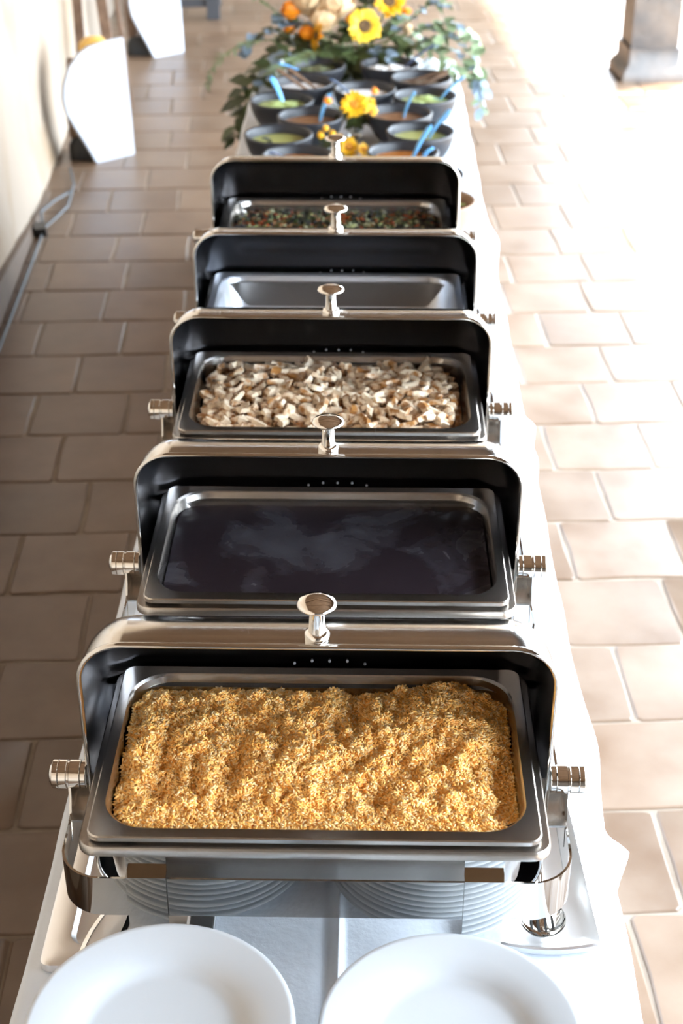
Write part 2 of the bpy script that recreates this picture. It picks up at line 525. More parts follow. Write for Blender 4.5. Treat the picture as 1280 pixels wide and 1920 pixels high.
def make_chafer():
    r = empty('chafing_dish', (0, 0, TZ))
    # band
    mb = MB()
    yc, dy = 0.05, 0.36
    Wb, rc, t_ = 0.625, 0.055, 0.003
    zb0 = 0.119; zb1 = 0.179
    def dent(pts, z):
        return [(x, y, z) for x, y, _ in pts]
    o1 = rrect(Wb, dy, rc, zb0, 10, 0, yc); o2 = rrect(Wb, dy, rc, zb1, 10, 0, yc)
    i1 = rrect(Wb - 2 * t_, dy - 2 * t_, rc - t_, zb0, 10, 0, yc); i2 = rrect(Wb - 2 * t_, dy - 2 * t_, rc - t_, zb1, 10, 0, yc)
    mb.rings([o1, o2, i2, i1], True, loop=True)
    mb.build('support_band', M['mirror'], r, angle=50)
    # uprights carrying the pivots
    for s in (-1, 1):
        mb = MB()
        mb.rings([[(s * (Wb / 2 - 0.0035), -0.022 * k, z), (s * (Wb / 2 - 0.0005), -0.022 * k, z), (s * (Wb / 2 - 0.0005), 0.022 * k, z), (s * (Wb / 2 - 0.0035), 0.022 * k, z)] for k, z in ((1.6, 0.15), (1.3, 0.18), (0.8, 0.205), (0.6, 0.232), (0.35, 0.24))], True, True, True)
        mb.build('pivot_upright', M['steel'], r, angle=50)
        mb = MB()
        mt = Matrix.Translation((0, 0, PZ)) @ Matrix.Rotation(s * PI / 2, 4, 'Y')
        def seg(a, b, rr):
            e = 0.0007
            mb.lathe([(0.0001, a), (rr - e, a), (rr, a + e), (rr, b - e), (rr - e, b), (0.0001, b)], 28, mt)
        seg(0.290, 0.2968, 0.0174); seg(0.2971, 0.3112, 0.0182); mb.lathe([(0.0165, 0.311), (0.0165, 0.3142)], 24, mt)
        seg(0.3140, 0.3245, 0.0182); seg(0.3248, 0.3325, 0.0182)
        mb.lathe([(0.014, 0.3325), (0.012, 0.3355), (0.007, 0.3375), (0.0001, 0.338)], 24, mt)
        mb.build('pivot_knob', M['chrome'], r, angle=25)
        # stop plate between pan and band
        mb = MB()
        mb.box((s * 0.288, 0.0, 0.1855), (0.046, 0.075, 0.003))
        mb.box((s * 0.288, 0.030, 0.196), (0.046, 0.003, 0.02))
        mb.box((s * 0.309, 0.0, 0.181), (0.004, 0.03, 0.02))
        mb.build('stop_plate', M['pansteel'], r, smooth=False)
    # legs with stepped bracket
    for sx in (-1, 1):
        for sy in (-1, 1):
            x = sx * 0.2025; wl = 0.048
            yo = yc + sy * (dy / 2 + 0.0015)
            yi = (-0.119 if sy < 0 else 0.197)
            prof = [(yo, 0.004), (yo, 0.1815), (yi, 0.1815), (yi, 0.235)]
            mb = MB()
            tt = 0.003
            pin = [(yo + sy * tt, 0.004), (yo + sy * tt, 0.1845), (yi + sy * tt, 0.1845), (yi + sy * tt, 0.235)]
            if sy > 0: pin, prof = pin, prof
            rr_ = []
            for (a, b), (c, d) in zip(prof, pin):
                rr_.append([(x - wl / 2, a, b), (x + wl / 2, a, b), (x + wl / 2, c, d), (x - wl / 2, c, d)])
            mb.rings(rr_, True, True, True)
            mb.box((x, yo - sy * 0.012, 0.0035), (wl, 0.03, 0.003))
            mb.build('leg', M['mirror'], r, smooth=False)
    # water pan
    mb = MB()
    c = 0.0155
    mb.rings([rrect(0.548, 0.343, 0.02, RZ - 0.012, 8, 0, c), rrect(0.552, 0.347, 0.022, RZ - 0.015, 8, 0, c), rrect(0.552, 0.347, 0.022, RZ - 0.024, 8, 0, c), rrect(0.546, 0.341, 0.02, RZ - 0.027, 8, 0, c),
              rrect(0.516, 0.272, 0.045, RZ - 0.027, 8, 0, c + 0.004), rrect(0.514, 0.270, 0.045, RZ - 0.05, 8, 0, c + 0.004), rrect(0.502, 0.256, 0.045, RZ - 0.125, 8, 0, c + 0.006), rrect(0.49, 0.245, 0.04, RZ - 0.13, 8, 0, c + 0.006)], True, False, True)
    mb.rings([rrect(0.548, 0.343, 0.02, RZ - 0.012, 8, 0, c), rrect(0.51, 0.266, 0.045, RZ - 0.012, 8, 0, c + 0.004), rrect(0.498, 0.252, 0.045, RZ - 0.12, 8, 0, c + 0.004)], True, False, True)
    mb.build('water_pan', M['pansteel'], r, angle=35)
    # lid
    mb, li, full = lid_shell()
    lid = mb.build('lid', M['lidsteel'], r, angle=60)
    li.build('lid_shade_shell', M['liner'], lid, angle=60)  # added inner shell, its darkened colour imitates the shaded lid interior
    mb = MB()
    loop = []
    for x, rr in full: loop.append((x, 0.0, PZ + rr))
    for x, rr in reversed(full[1:-1]): loop.append((x, 0.0, PZ - rr))
    # rolled lip: a closed flattened tube around the mouth
    R_ = []
    nL = len(loop)
    for i in range(nL):
        p = Vector(loop[i]); a = Vector(loop[i - 1]); b = Vector(loop[(i + 1) % nL])
        t2 = (b - a).normalized()
        nn = Vector((t2.z, 0, -t2.x))
        cen = Vector((0, 0, PZ))
        if nn.dot(p - cen) < 0: nn = -nn
        yy = Vector((0, 1, 0))
        R_.append([p + nn * (0.0032 * math.cos(2 * PI * k / 8) - 0.001) + yy * (0.0045 * math.sin(2 * PI * k / 8)) for k in range(8)])
    mb.rings(R_, True, loop=True)
    mb.build('lip', M['steel'], lid, angle=80)
    # handle
    mb = MB()
    mt = Matrix.Translation((0, 0.018, PZ + 0.1985))
    mb.lathe([(0.0145, 0.0), (0.0148, 0.008), (0.0135, 0.0105), (0.0105, 0.012), (0.0094, 0.02), (0.0090, 0.043), (0.0095, 0.0445), (0.021, 0.0465), (0.0234, 0.049), (0.0236, 0.0505), (0.021, 0.0535), (0.012, 0.0565), (0.0001, 0.0575)], 40, mt)
    mb.build('handle', M['chrome'], lid, angle=50)
    for k in range(5):
        a = rad(79 if k not in (0, 4) else 80.5)
        p = Vector(((k - 2) * 0.0235 + 0.01, 0.1965 * math.sin(a), PZ + 0.1965 * math.cos(a)))
        mt = Matrix.Translation(p) @ Matrix.Rotation(PI / 2, 4, 'X')
        MB().lathe([(0.0001, 0.0012), (0.0014, 0.001), (0.0019, 0), (0.0019, -0.002)], 10, mt).build('vent_glint', M['vent'], lid)  # pale discs, daylight at the vent holes put into their colour
    return r
ch = make_chafer()
KM = kidmap()
CH = [(-0.0145, 1.4555, 'nearest chafing dish with open roll-top lid, holding the yellow rice'),
      (-0.0135, 1.9505, 'second chafing dish from the front, open, holding the dark bean puree'),
      (-0.0220, 2.4800, 'middle chafing dish, open, holding chopped grilled chicken'),
      (-0.0220, 2.8970, 'fourth chafing dish from the front, open, with an empty steel pan'),
      (-0.0330, 3.3950, 'farthest chafing dish, open, holding the diced vegetables')]
for i, (x, y, lab) in enumerate(CH):
    o = ch if i == 0 else copy_tree(ch, KM)
    o.location = (x, y, TZ)
    tag(o, lab, 'chafing dish', 'chafing dishes in a line')
    for c_ in o.children:
        if c_.name.startswith('lid'):
            k = (1.0, 0.955, 0.93, 0.95, 0.935)[i]      # each lid sits a touch differently on its pivots
            c_.scale = (1.013, 1.0, k); c_.location = (0, 0, PZ * (1 - k))

# food pans
def food_pan(depth):
    c = 0.0155
    mb = MB()
    mb.rings([rrect(0.526, 0.330, 0.014, -0.0085, 8, 0, c), rrect(0.530, 0.334, 0.016, -0.007, 8, 0, c), rrect(0.530, 0.334, 0.016, -0.0015, 8, 0, c),
              rrect(0.527, 0.331, 0.015, 0.0, 8, 0, c), rrect(0.502, 0.302, 0.052, 0.0, 8, 0, c), rrect(0.497, 0.297, 0.052, -0.003, 8, 0, c), rrect(0.490, 0.290, 0.050, -0.02, 8, 0, c),
              rrect(0.470, 0.246, 0.048, -depth + 0.01, 8, 0, c + 0.004), rrect(0.455, 0.232, 0.045, -depth, 8, 0, c + 0.004)], True, False, True)
    return mb
pm = {}
pans = [('rice', 0.065, 'rectangular steel pan of yellow rice in the nearest chafing dish'),
        ('beans', 0.065, 'rectangular steel pan of dark bean puree in the second chafing dish'),
        ('chicken', 0.065, 'rectangular steel pan of chopped chicken in the middle chafing dish'),
        ('empty', 0.10, 'empty deep steel pan in the fourth chafing dish'),
        ('veg', 0.065, 'rectangular steel pan of diced vegetables in the farthest chafing dish')]
for (k, d, lab), (x, y, _) in zip(pans, CH):
    if d not in pm: pm[d] = food_pan(d).mesh('food_pan', M['bluesteel' if k == 'empty' else 'pansteel'], angle=32)
    o = link('food_pan', pm[d], None, (x, y, TZ + RZ))
    tag(o, lab, 'pan', 'steel food pans')

def fbm(x, y, s, seed=0.0, oct=3):
    v = 0; a = 1
    for _ in range(oct):
        v += a * noise.noise(Vector((x * s, y * s, seed))); a *= 0.5; s *= 2.1
    return v

def bed(hfun, c, z0, w_=0.486, d=0.286, r=0.05, nx=70, ny=44):
    """surface grid clipped to a rounded rectangle by squeezing rows towards the corners"""
    V = []; F = []
    for j in range(ny + 1):
        yy = -d / 2 + d * j / ny
        e = max(0.0, abs(yy) - (d / 2 - r))
        hw = w_ / 2 - (r - math.sqrt(max(0.0, r * r - e * e)))
        for i in range(nx + 1):
            xx = -hw + 2 * hw * i / nx
            V.append((xx, yy + c, hfun(xx, yy)))
    for j in range(ny):
        for i in range(nx):
            a = j * (nx + 1) + i
            F.append((a, a + 1, a + nx + 2, a + nx + 1))
    return MB().add(V, F)

# rice
def rice_h(x, y):
    ex = (0.243 - abs(x)) / 0.035; ey = (0.143 - abs(y)) / 0.02
    e = max(0.0, min(1.0, ex)) * 0.5 + max(0.0, min(1.0, ey)) * 0.5
    h = -0.026 + 0.016 * e
    h += 0.012 * fbm(x, y, 9, 2.0, 2) + 0.011 * fbm(x, y, 34, 5.0, 2) + 0.005 * fbm(x, y, 90, 7, 1)
    h += 0.012 * math.exp(-((x - 0.165) / 0.06) ** 2 - ((y - 0.10) / 0.05) ** 2)
    h += 0.010 * math.exp(-((x - 0.02) / 0.25) ** 2 - ((y - 0.02) / 0.09) ** 2)
    h -= 0.018 * math.exp(-((x + 0.075) / 0.022) ** 2 - ((y - 0.045) / 0.02) ** 2)
    h -= 0.012 * math.exp(-((x - 0.235) / 0.03) ** 2)
    h += 0.007 * math.exp(-((x + 0.12) / 0.09) ** 2 - ((y - 0.06) / 0.05) ** 2)
    h -= 0.010 * max(0.0, (y - 0.10) / 0.04) * (0 if x > 0.1 else 1)
    k = min(1.0, max(0.0, (-0.105 - y) / 0.03)); h = h * (1 - k) + k * (-0.010 + 0.003 * fbm(x, y, 40, 8.0, 2))
    return max(-0.026, min(h, 0.012))
mb = bed(rice_h, 0.0155, 0, nx=150, ny=96)
rng = np.random.default_rng(5)
NG = 42000
gx = rng.uniform(-0.243, 0.243, NG); gy = rng.uniform(-0.143, 0.143, NG)
ek = np.maximum(0, np.abs(gy) - 0.093)
ok = np.abs(gx) < 0.243 - (0.05 - np.sqrt(np.maximum(0, 0.0025 - ek ** 2)))
gx, gy = gx[ok], gy[ok]; NG = len(gx)
gz = np.array([rice_h(a, b) for a, b in zip(gx, gy)]) + rng.uniform(-0.001, 0.0032, NG)
th_ = rng.uniform(0, 2 * PI, NG); ph = rng.uniform(-0.75, 0.75, NG)
ln = rng.uniform(0.0030, 0.0044, NG); rd = rng.uniform(0.0012, 0.0016, NG)
ax = np.stack([np.cos(th_) * np.cos(ph), np.sin(th_) * np.cos(ph), np.sin(ph)], 1)
sd_ = np.stack([-np.sin(th_), np.cos(th_), np.zeros(NG)], 1)
up_ = np.cross(ax, sd_)
cen = np.stack([gx, gy + 0.0155, gz], 1)
local = [(-1, 0, 0)] + [(-0.55, 0.85 * math.cos(a), 0.85 * math.sin(a)) for a in (0.8, 2.37, 3.94, 5.5)] + [(0.5, 0.95 * math.cos(a), 0.95 * math.sin(a)) for a in (0.8, 2.37, 3.94, 5.5)] + [(1, 0, 0)]
lf = [(0, 2, 1), (0, 3, 2), (0, 4, 3), (0, 1, 4), (1, 2, 6, 5), (2, 3, 7, 6), (3, 4, 8, 7), (4, 1, 5, 8), (9, 5, 6), (9, 6, 7), (9, 7, 8), (9, 8, 5)]
P = np.zeros((NG, 10, 3))
for k, (a, b, c_) in enumerate(local):
    P[:, k] = cen + ax * (a * ln)[:, None] + sd_ * (b * rd)[:, None] + up_ * (c_ * rd)[:, None]
def fast_mesh(name, verts, faces_tpl, n, m):
    """n islands that share one face template"""
    nvp = verts.shape[1]
    loops = []; starts = []; tot = []; c0 = 0
    for f in faces_tpl: loops += list(f); starts.append(c0); tot.append(len(f)); c0 += len(f)
    loops = np.array(loops); starts = np.array(starts)
    me = bpy.data.meshes.new(name)
    me.vertices.add(n * nvp); me.vertices.foreach_set('co', verts.reshape(-1).astype(np.float32))
    LI = (loops[None, :] + (np.arange(n) * nvp)[:, None]).reshape(-1)
    LS = (starts[None, :] + (np.arange(n) * c0)[:, None]).reshape(-1)
    me.loops.add(len(LI)); me.loops.foreach_set('vertex_index', LI.astype(np.int32))
    me.polygons.add(len(LS)); me.polygons.foreach_set('loop_start', LS.astype(np.int32))
    me.polygons.foreach_set('use_smooth', np.ones(len(LS), dtype=bool))
    me.materials.append(m)
    me.update(calc_edges=True); me.validate()
    return me
rx, ry = CH[0][0], CH[0][1]
gm = fast_mesh('rice', P, lf, NG, M['rice'])
bmh = mb.mesh('rice', M['ricebase'])
bm = bmesh.new(); bm.from_mesh(gm)
for f in bm.faces: f.material_index = 0
k0 = len(bm.faces)
bm.from_mesh(bmh); bm.faces.ensure_lookup_table()
for f in bm.faces[k0:]: f.material_index = 1
bm.to_mesh(gm); bm.free()
gm.materials.append(M['ricebase'])
ro = link('yellow_rice', gm, None, (rx, ry, TZ + RZ))
tag(ro, 'mound of fluffy yellow rice filling the nearest steel pan', 'rice', kind='stuff')

# bean puree
mb = bed(lambda x, y: -0.019 + 0.0012 * fbm(x, y, 12, 1.0) + 0.0009 * fbm(x, y, 50, 3) * (1 if abs(x) > 0.12 else 0.4), 0.0155, 0, nx=110, ny=70)
o = mb.build('bean_puree', M['beans'], None, (CH[1][0], CH[1][1], TZ + RZ), angle=180)
tag(o, 'dark purple-brown bean puree with a glossy skin in the second pan', 'beans', kind='stuff')

# chicken
def chick_h(x, y):
    e = max(0.0, min(1.0, (0.243 - abs(x)) / 0.05, (0.143 - abs(y)) / 0.03))
    return -0.036 + 0.016 * e + 0.007 * fbm(x, y, 14, 9.0, 2)
mb = bed(chick_h, 0.0155, 0, 0.478, 0.262, nx=60, ny=40)
NC = 2200
qx = rng.uniform(-0.232, 0.232, NC); qy = rng.uniform(-0.126, 0.126, NC)
cb8 = np.array([(-1, -1, -1), (1, -1, -1), (1, 1, -1), (-1, 1, -1), (-1, -1, 1), (1, -1, 1), (1, 1, 1), (-1, 1, 1)], float)
for a, b in zip(qx, qy):
    if abs(a) > 0.20 and abs(b) > 0.10 and math.hypot(abs(a) - 0.20, abs(b) - 0.10) > 0.03: continue
    mb.box((a, b + 0.0155, chick_h(a, b) + random.uniform(0.001, 0.009)), (random.uniform(0.007, 0.017), random.uniform(0.004, 0.008), random.uniform(0.003, 0.006)),
           mtx=(Matrix.Rotation(random.uniform(0, PI), 4, 'Z') @ Matrix.Rotation(random.uniform(-0.6, 0.6), 4, 'Y') @ Matrix.Rotation(random.uniform(-0.6, 0.6), 4, 'X')), taper=random.uniform(0.5, 0.95))
o = mb.build('chicken_juices', M['chickbed'], None, (CH[2][0], CH[2][1], TZ + RZ), angle=180)
tag(o, 'layer of shredded chicken and brown juices under the chopped pieces', 'chicken', kind='stuff')
def chunk(i):
    rr = random.Random(i)
    l, w_, h = rr.uniform(0.022, 0.042), rr.uniform(0.010, 0.017), rr.uniform(0.007, 0.012)
    R_ = []
    bend = rr.uniform(-0.004, 0.004)
    n = 5
    for k in range(n):
        f = k / (n - 1); x = (f - 0.5) * l
        s = 0.72 + 0.34 * math.sin(PI * (0.15 + 0.7 * f)) + rr.uniform(-0.08, 0.08)
        ring = []
        for a, q in ((-1, -1), (0.1, -1.12), (1, -0.9), (1.05, 0.6), (0.4, 1.05), (-0.7, 1.0)):
            ring.append((x + rr.uniform(-0.0025, 0.0025) + a * 0.003, a * w_ / 2 * s + bend * math.sin(PI * f) + rr.uniform(-0.0014, 0.0014), q * h / 2 * s + rr.uniform(-0.0008, 0.0008)))
        R_.append(ring)
    return MB().rings(R_, True, True, True).mesh('chicken_piece', M['chicken'], True, 38)
cms = [chunk(i) for i in range(12)]
cells = [(i, j) for i in range(23) for j in range(13)]
rr = random.Random(3)
for n, (i, j) in enumerate(cells):
    x = -0.222 + 0.444 * (i + 0.5 * (j % 2)) / 22.5 + rr.uniform(-0.006, 0.006)
    y = -0.126 + 0.252 * j / 12 + rr.uniform(-0.006, 0.006)
    if abs(x) > 0.205 and abs(y) > 0.105: x *= 0.93; y *= 0.92
    patch = fbm(x, y, 7, 11.0, 1)
    rz = patch * 4 + rr.uniform(-0.5, 0.5) + (0 if rr.random() < 0.7 else 1.5)
    z = chick_h(x, y) + 0.006 + rr.uniform(0, 0.014)
    o = link('chicken_piece', rr.choice(cms), None, (CH[2][0] + x, CH[2][1] + y + 0.0155, TZ + RZ + z), (rr.uniform(-0.6, 0.6), rr.uniform(-0.45, 0.45), rz))
    tag(o, 'chopped piece of browned grilled chicken heaped in the middle steel pan', 'chicken', 'chopped chicken pieces in the middle pan')

# vegetables
def veg_h(x, y): return -0.030 + 0.006 * fbm(x, y, 12, 4, 2)
mb = bed(veg_h, 0.0155, 0, 0.478, 0.266, nx=50, ny=30)
NV = 2600
vx = rng.uniform(-0.236, 0.236, NV); vy = rng.uniform(-0.136, 0.136, NV)
ek = np.maximum(0, np.abs(vy) - 0.09); ok = np.abs(vx) < 0.236 - (0.05 - np.sqrt(np.maximum(0, 0.0025 - ek ** 2)))
vx, vy = vx[ok], vy[ok]; NV = len(vx)
vz = np.array([veg_h(a, b) for a, b in zip(vx, vy)]) + rng.uniform(0.0, 0.007, NV)
cube = np.array([(-1, -1, -1), (1, -1, -1), (1, 1, -1), (-1, 1, -1), (-1, -1, 1), (1, -1, 1), (1, 1, 1), (-1, 1, 1)], float)
cf_ = [(3, 2, 1, 0), (4, 5, 6, 7), (0, 1, 5, 4), (1, 2, 6, 5), (2, 3, 7, 6), (3, 0, 4, 7)]
sz = rng.uniform(0.0026, 0.0055, (NV, 1, 3)) * np.array([1.25, 1.0, 0.7])
an = rng.uniform(0, PI, NV); tl = rng.uniform(-0.5, 0.5, NV)
pc = cube[None] * sz + rng.uniform(-0.0008, 0.0008, (NV, 8, 3))
x_ = pc[..., 0] * np.cos(an)[:, None] - pc[..., 1] * np.sin(an)[:, None]
y_ = pc[..., 0] * np.sin(an)[:, None] + pc[..., 1] * np.cos(an)[:, None]
z_ = pc[..., 2] + x_ * np.sin(tl)[:, None]
PV = np.stack([x_ + vx[:, None], y_ + vy[:, None] + 0.0155, z_ + vz[:, None]], -1)
vm = fast_mesh('diced_vegetables', PV, cf_, NV, M['veg'])
vm.materials.append(M['vegbed'])
bm = bmesh.new(); bm.from_mesh(vm); k0 = len(bm.faces)
bm.from_mesh(mb.mesh('vb', M['vegbed'])); bm.faces.ensure_lookup_table()
for f in bm.faces[k0:]: f.material_index = 1
bm.to_mesh(vm); bm.free()
o = link('diced_vegetables', vm, None, (CH[4][0], CH[4][1], TZ + RZ))
tag(o, 'dark mix of diced green, orange and pale vegetables in the farthest pan', 'vegetables', kind='stuff')

# ------------------------------------------------------------ plates: two stacks
pp = MB()
pp.lathe([(0.0001, 0.0035), (0.070, 0.0035), (0.078, 0.0045), (0.086, 0.009), (0.092, 0.0125), (0.110, 0.0165), (0.130, 0.0205), (0.1345, 0.0210), (0.1355, 0.0200), (0.1345, 0.0185),
          (0.112, 0.0135), (0.092, 0.0085), (0.082, 0.003), (0.076, 0.0), (0.074, 0.0), (0.072, 0.0015), (0.0001, 0.0015)], 96)
pp.v = [(a * 1.0556, b * 1.0556, c) for a, b, c in pp.v]
pmesh = pp.mesh('dinner_plate', M['china'], angle=60)
for (px, py, n, side) in ((-0.171, 1.0916, 19, 'left'), (0.138, 1.115, 16, 'right')):
    for k in range(n):
        jx, jy = (0, 0) if k == n - 1 else (random.uniform(-0.0015, 0.0015), random.uniform(-0.0015, 0.0015))
        z = TZ + 0.0035 + k * (0.1755 / 18 if side == 'left' else 0.1415 / 15)
        o = link('dinner_plate', pmesh, None, (px + jx, py + jy, z))
        if k == n - 1:
            tag(o, 'white round dinner plate on top of the %s stack' % side, 'plate', 'stacked dinner plates')
        else:
            od = ['second', 'third', 'fourth', 'fifth', 'sixth', 'seventh', 'eighth', 'ninth', 'tenth', 'eleventh', 'twelfth', 'thirteenth', 'fourteenth', 'fifteenth', 'sixteenth', 'seventeenth', 'eighteenth', 'nineteenth'][n - 2 - k]
            tag(o, 'white dinner plate, %s from the top of the %s stack' % (od, side), 'plate', 'plates inside the %s stack' % side)

# ------------------------------------------------------------ trays, tongs and spoon under the nearest chafing dish
mb = MB()
cx, cy, wx, dy_ = -0.258, 1.70, 0.215, 0.72
mb.rings([rrect(wx, dy_, 0.012, TZ + 0.0035, 5, cx, cy), rrect(wx, dy_, 0.012, TZ + 0.0145, 5, cx, cy), rrect(wx - 0.006, dy_ - 0.006, 0.010, TZ + 0.016, 5, cx, cy),
          rrect(wx - 0.064, dy_ - 0.07, 0.02, TZ + 0.0145, 5, cx, cy), rrect(wx - 0.074, dy_ - 0.08, 0.02, TZ + 0.0065, 5, cx, cy), rrect(wx - 0.10, dy_ - 0.1, 0.02, TZ + 0.005, 5, cx, cy)], True, True, True)
tray = mb.build('serving_tray', M['satin'], angle=40)
tag(tray, 'polished rectangular steel tray under the left side of the nearest chafing dish', 'tray')
# fan shaped rest on the right
mb = MB()
def fan(z, g):
    pts = []
    for k in range(13):
        f = k / 12
        x = 0.175 + (0.352 - 0.175) * f
        y = 1.388 - 0.018 * math.sin(PI * f) ** 0.9 + 0.016 * (1 - f)
        pts.append((x + g * (1 - 2 * f), y + g, z))
    pts += [(0.347 - g, 1.48, z), (0.342 - g, 1.60, z), (0.335 - g, 1.72 - g, z), (0.24, 1.73 - g, z), (0.215 + g, 1.70 - g, z), (0.2 + g, 1.55, z)]
    return pts
mb.rings([fan(TZ + 0.0035, 0.002), fan(TZ + 0.014, 0.0), fan(TZ + 0.0155, 0.003), fan(TZ + 0.0125, 0.010), fan(TZ + 0.006, 0.022)], True, True, True)
rest_ = mb.build('spoon_rest', M['satin'], angle=40)
tag(rest_, 'polished steel spoon rest with curved front under the right side of the nearest chafing dish', 'spoon rest')
# slotted spoon in the rest
sp = empty('slotted_spoon', (0.277, 1.425, TZ + 0.009), 0)
tag(sp, 'slotted steel serving spoon lying in the spoon rest', 'spoon')
mb = MB()
nr, na = 6, 36
prof = []
R_ = []
for k in range(nr + 1):
    f = k / nr
    r_ = 0.030 * f; z = 0.012 * f * f
    R_.append([(max(r_, 0.0002) * math.cos(2 * PI * a / na), 1.12 * max(r_, 0.0002) * math.sin(2 * PI * a / na), z + 0.001) for a in range(na)])
R_.append([(x * 1.02, y * 1.02, z + 0.0012) for x, y, z in R_[-1]])
for k in range(nr, -1, -1):
    R_.append([(x, y, z - 0.0012) for x, y, z in R_[k]])
mb.rings(R_, True)
mb.build('spoon_bowl', M['chrome'], sp, angle=50)
for k in range(4):
    MB().box((-0.0135 + 0.009 * k, -0.004, 0.0028 + 0.0014 * abs(k - 1.5)), (0.0028, 0.032, 0.0012)).build('slot', M['slot'], sp, smooth=False)
MB().tube([(0.002, 0.032, 0.013), (0.004, 0.07, 0.022), (0.006, 0.12, 0.026), (0.004, 0.22, 0.018), (0.0, 0.27, 0.012)], [0.003, 0.004, 0.0045, 0.005, 0.006], 10).build('handle', M['chrome'], sp)
# tongs
tg = empty('serving_tongs', (-0.300, 1.335, TZ + 0.0165), rad(-16))
tag(tg, 'steel serving tongs lying across the tray behind the left plates', 'tongs')
for s in (-1, 1):
    mb = MB()
    R_ = []
    for k in range(12):
        f = k / 11; y = -0.06 + 0.24 * f; x = s * (0.006 + 0.012 * math.sin(PI * min(1, f * 1.1)) ** 2 * (1 if f < 0.92 else 0.4))
        ww = 0.0055
        z = 0.004 + 0.004 * math.sin(PI * f)
        R_.append([(x - s * 0.0006, y, z), (x + s * ww, y, z - 0.001), (x + s * ww, y, z + 0.001), (x - s * 0.0006, y, z + 0.003)])
    mb.rings(R_, True, True, True).build('arm', M['chrome'], tg, angle=50)
MB().lathe([(0.0001, -0.0005), (0.009, -0.0005), (0.010, 0.003), (0.006, 0.008), (0.0001, 0.009)], 20, Matrix.Translation((0, 0.185, 0.002))).build('hinge', M['chrome'], tg)

# ------------------------------------------------------------ salsa bowls
def bowl_mesh(m, R0=0.11, H=0.092):
    p = [(0.0001, 0.0), (0.062, 0.0), (0.066, 0.003), (0.082, 0.018), (0.096, 0.042), (0.105, 0.066), (0.1095, 0.084), (0.1095, 0.089), (0.1065, 0.0915), (0.1015, 0.0905),
         (0.0975, 0.084), (0.0945, 0.060), (0.080, 0.032), (0.050, 0.016), (0.0001, 0.012)]
    return MB().lathe([(r * R0 / 0.11, z * H / 0.088) for r, z in p], 48).mesh('clay_bowl', m, angle=60)
bm_ = bowl_mesh(M['clay']); bmb = bowl_mesh(M['brownclay'], 0.1, 0.09)
M['guac'] = mat('guacamole', (0.30, 0.40, 0.12), 0.45, col2=(0.44, 0.52, 0.22), scale=50, bump=0.004, bscale=70)
M['gsalsa'] = mat('thin green salsa', (0.36, 0.36, 0.11), 0.15, col2=(0.42, 0.42, 0.16), scale=15)
M['bsalsa'] = mat('brown salsa', (0.24, 0.11, 0.05), 0.3, col2=(0.32, 0.17, 0.08), scale=60, bump=0.002)
M['rsalsa'] = mat('red orange salsa', (0.42, 0.13, 0.02), 0.22, col2=(0.50, 0.20, 0.05), scale=60, bump=0.0015)
M['cream'] = mat('white cream', (0.85, 0.85, 0.85), 0.4, bump=0.003, scale=20, bscale=30)
M['onion'] = mat('chopped onion', (0.85, 0.86, 0.86), 0.5, bump=0.004, scale=60, bscale=120)
M['olive'] = mat('green peppers', (0.07, 0.085, 0.035), 0.35, col2=(0.20, 0.22, 0.13), scale=60, bump=0.006, bscale=50)
M['dark'] = mat('dark beans', (0.10, 0.07, 0.05), 0.4, col2=(0.2, 0.14, 0.09), scale=60, bump=0.004)
BW = [('A', -0.149, 5.575, 'olive', 'green peppers', 'black clay bowl of dark green peppers, back row left', 0.012, 3),
      ('B', 0.120, 5.600, 'onion', 'chopped onion', 'black clay bowl of chopped white onion, back row right', 0.014, 2),
      ('C', -0.188, 5.335, 'cream', 'radish slices', 'black clay bowl with brown wooden tongs on the left', 0.006, 4),
      ('D', 0.232, 5.405, 'dark', 'brown garnish', 'black clay bowl with brown wooden tongs on the right', 0.006, 3),
      ('E', -0.251, 5.100, 'guac', 'guacamole', 'black clay bowl of lumpy guacamole on the left', 0.012, 3),
      ('F', 0.030, 5.250, 'cream', 'sour cream', 'black clay bowl of white sour cream behind the sunflower vase', 0.004, 2),
      ('G', 0.238, 5.165, 'guac', 'guacamole', 'black clay bowl of guacamole on the right with two blue spoons above', 0.010, 3),
      ('H', -0.147, 4.910, 'bsalsa', 'brown salsa', 'black clay bowl of brown salsa left of the sunflower vase', 0.001, 2),
      ('I', 0.146, 4.955, 'bsalsa', 'brown salsa', 'black clay bowl of brown salsa right of the sunflower vase', 0.001, 2),
      ('J', -0.240, 4.700, 'gsalsa', 'green salsa', 'black clay bowl of thin green salsa, front left', 0.0, 1),
      ('K', 0.210, 4.740, 'gsalsa', 'green salsa', 'black clay bowl of thin green salsa, front right', 0.0, 1),
      ('L', -0.170, 4.480, 'rsalsa', 'orange salsa', 'black clay bowl of orange salsa half hidden behind the farthest lid, left', 0.001, 1),
      ('M', 0.150, 4.520, 'rsalsa', 'red orange salsa', 'black clay bowl of red-orange salsa just behind the farthest lid, right', 0.001, 1),
      ('N', 0.216, 4.300, 'dark', 'dark sauce', 'black clay bowl peeking out right of the farthest lid', 0.001, 1)]
BP = {}
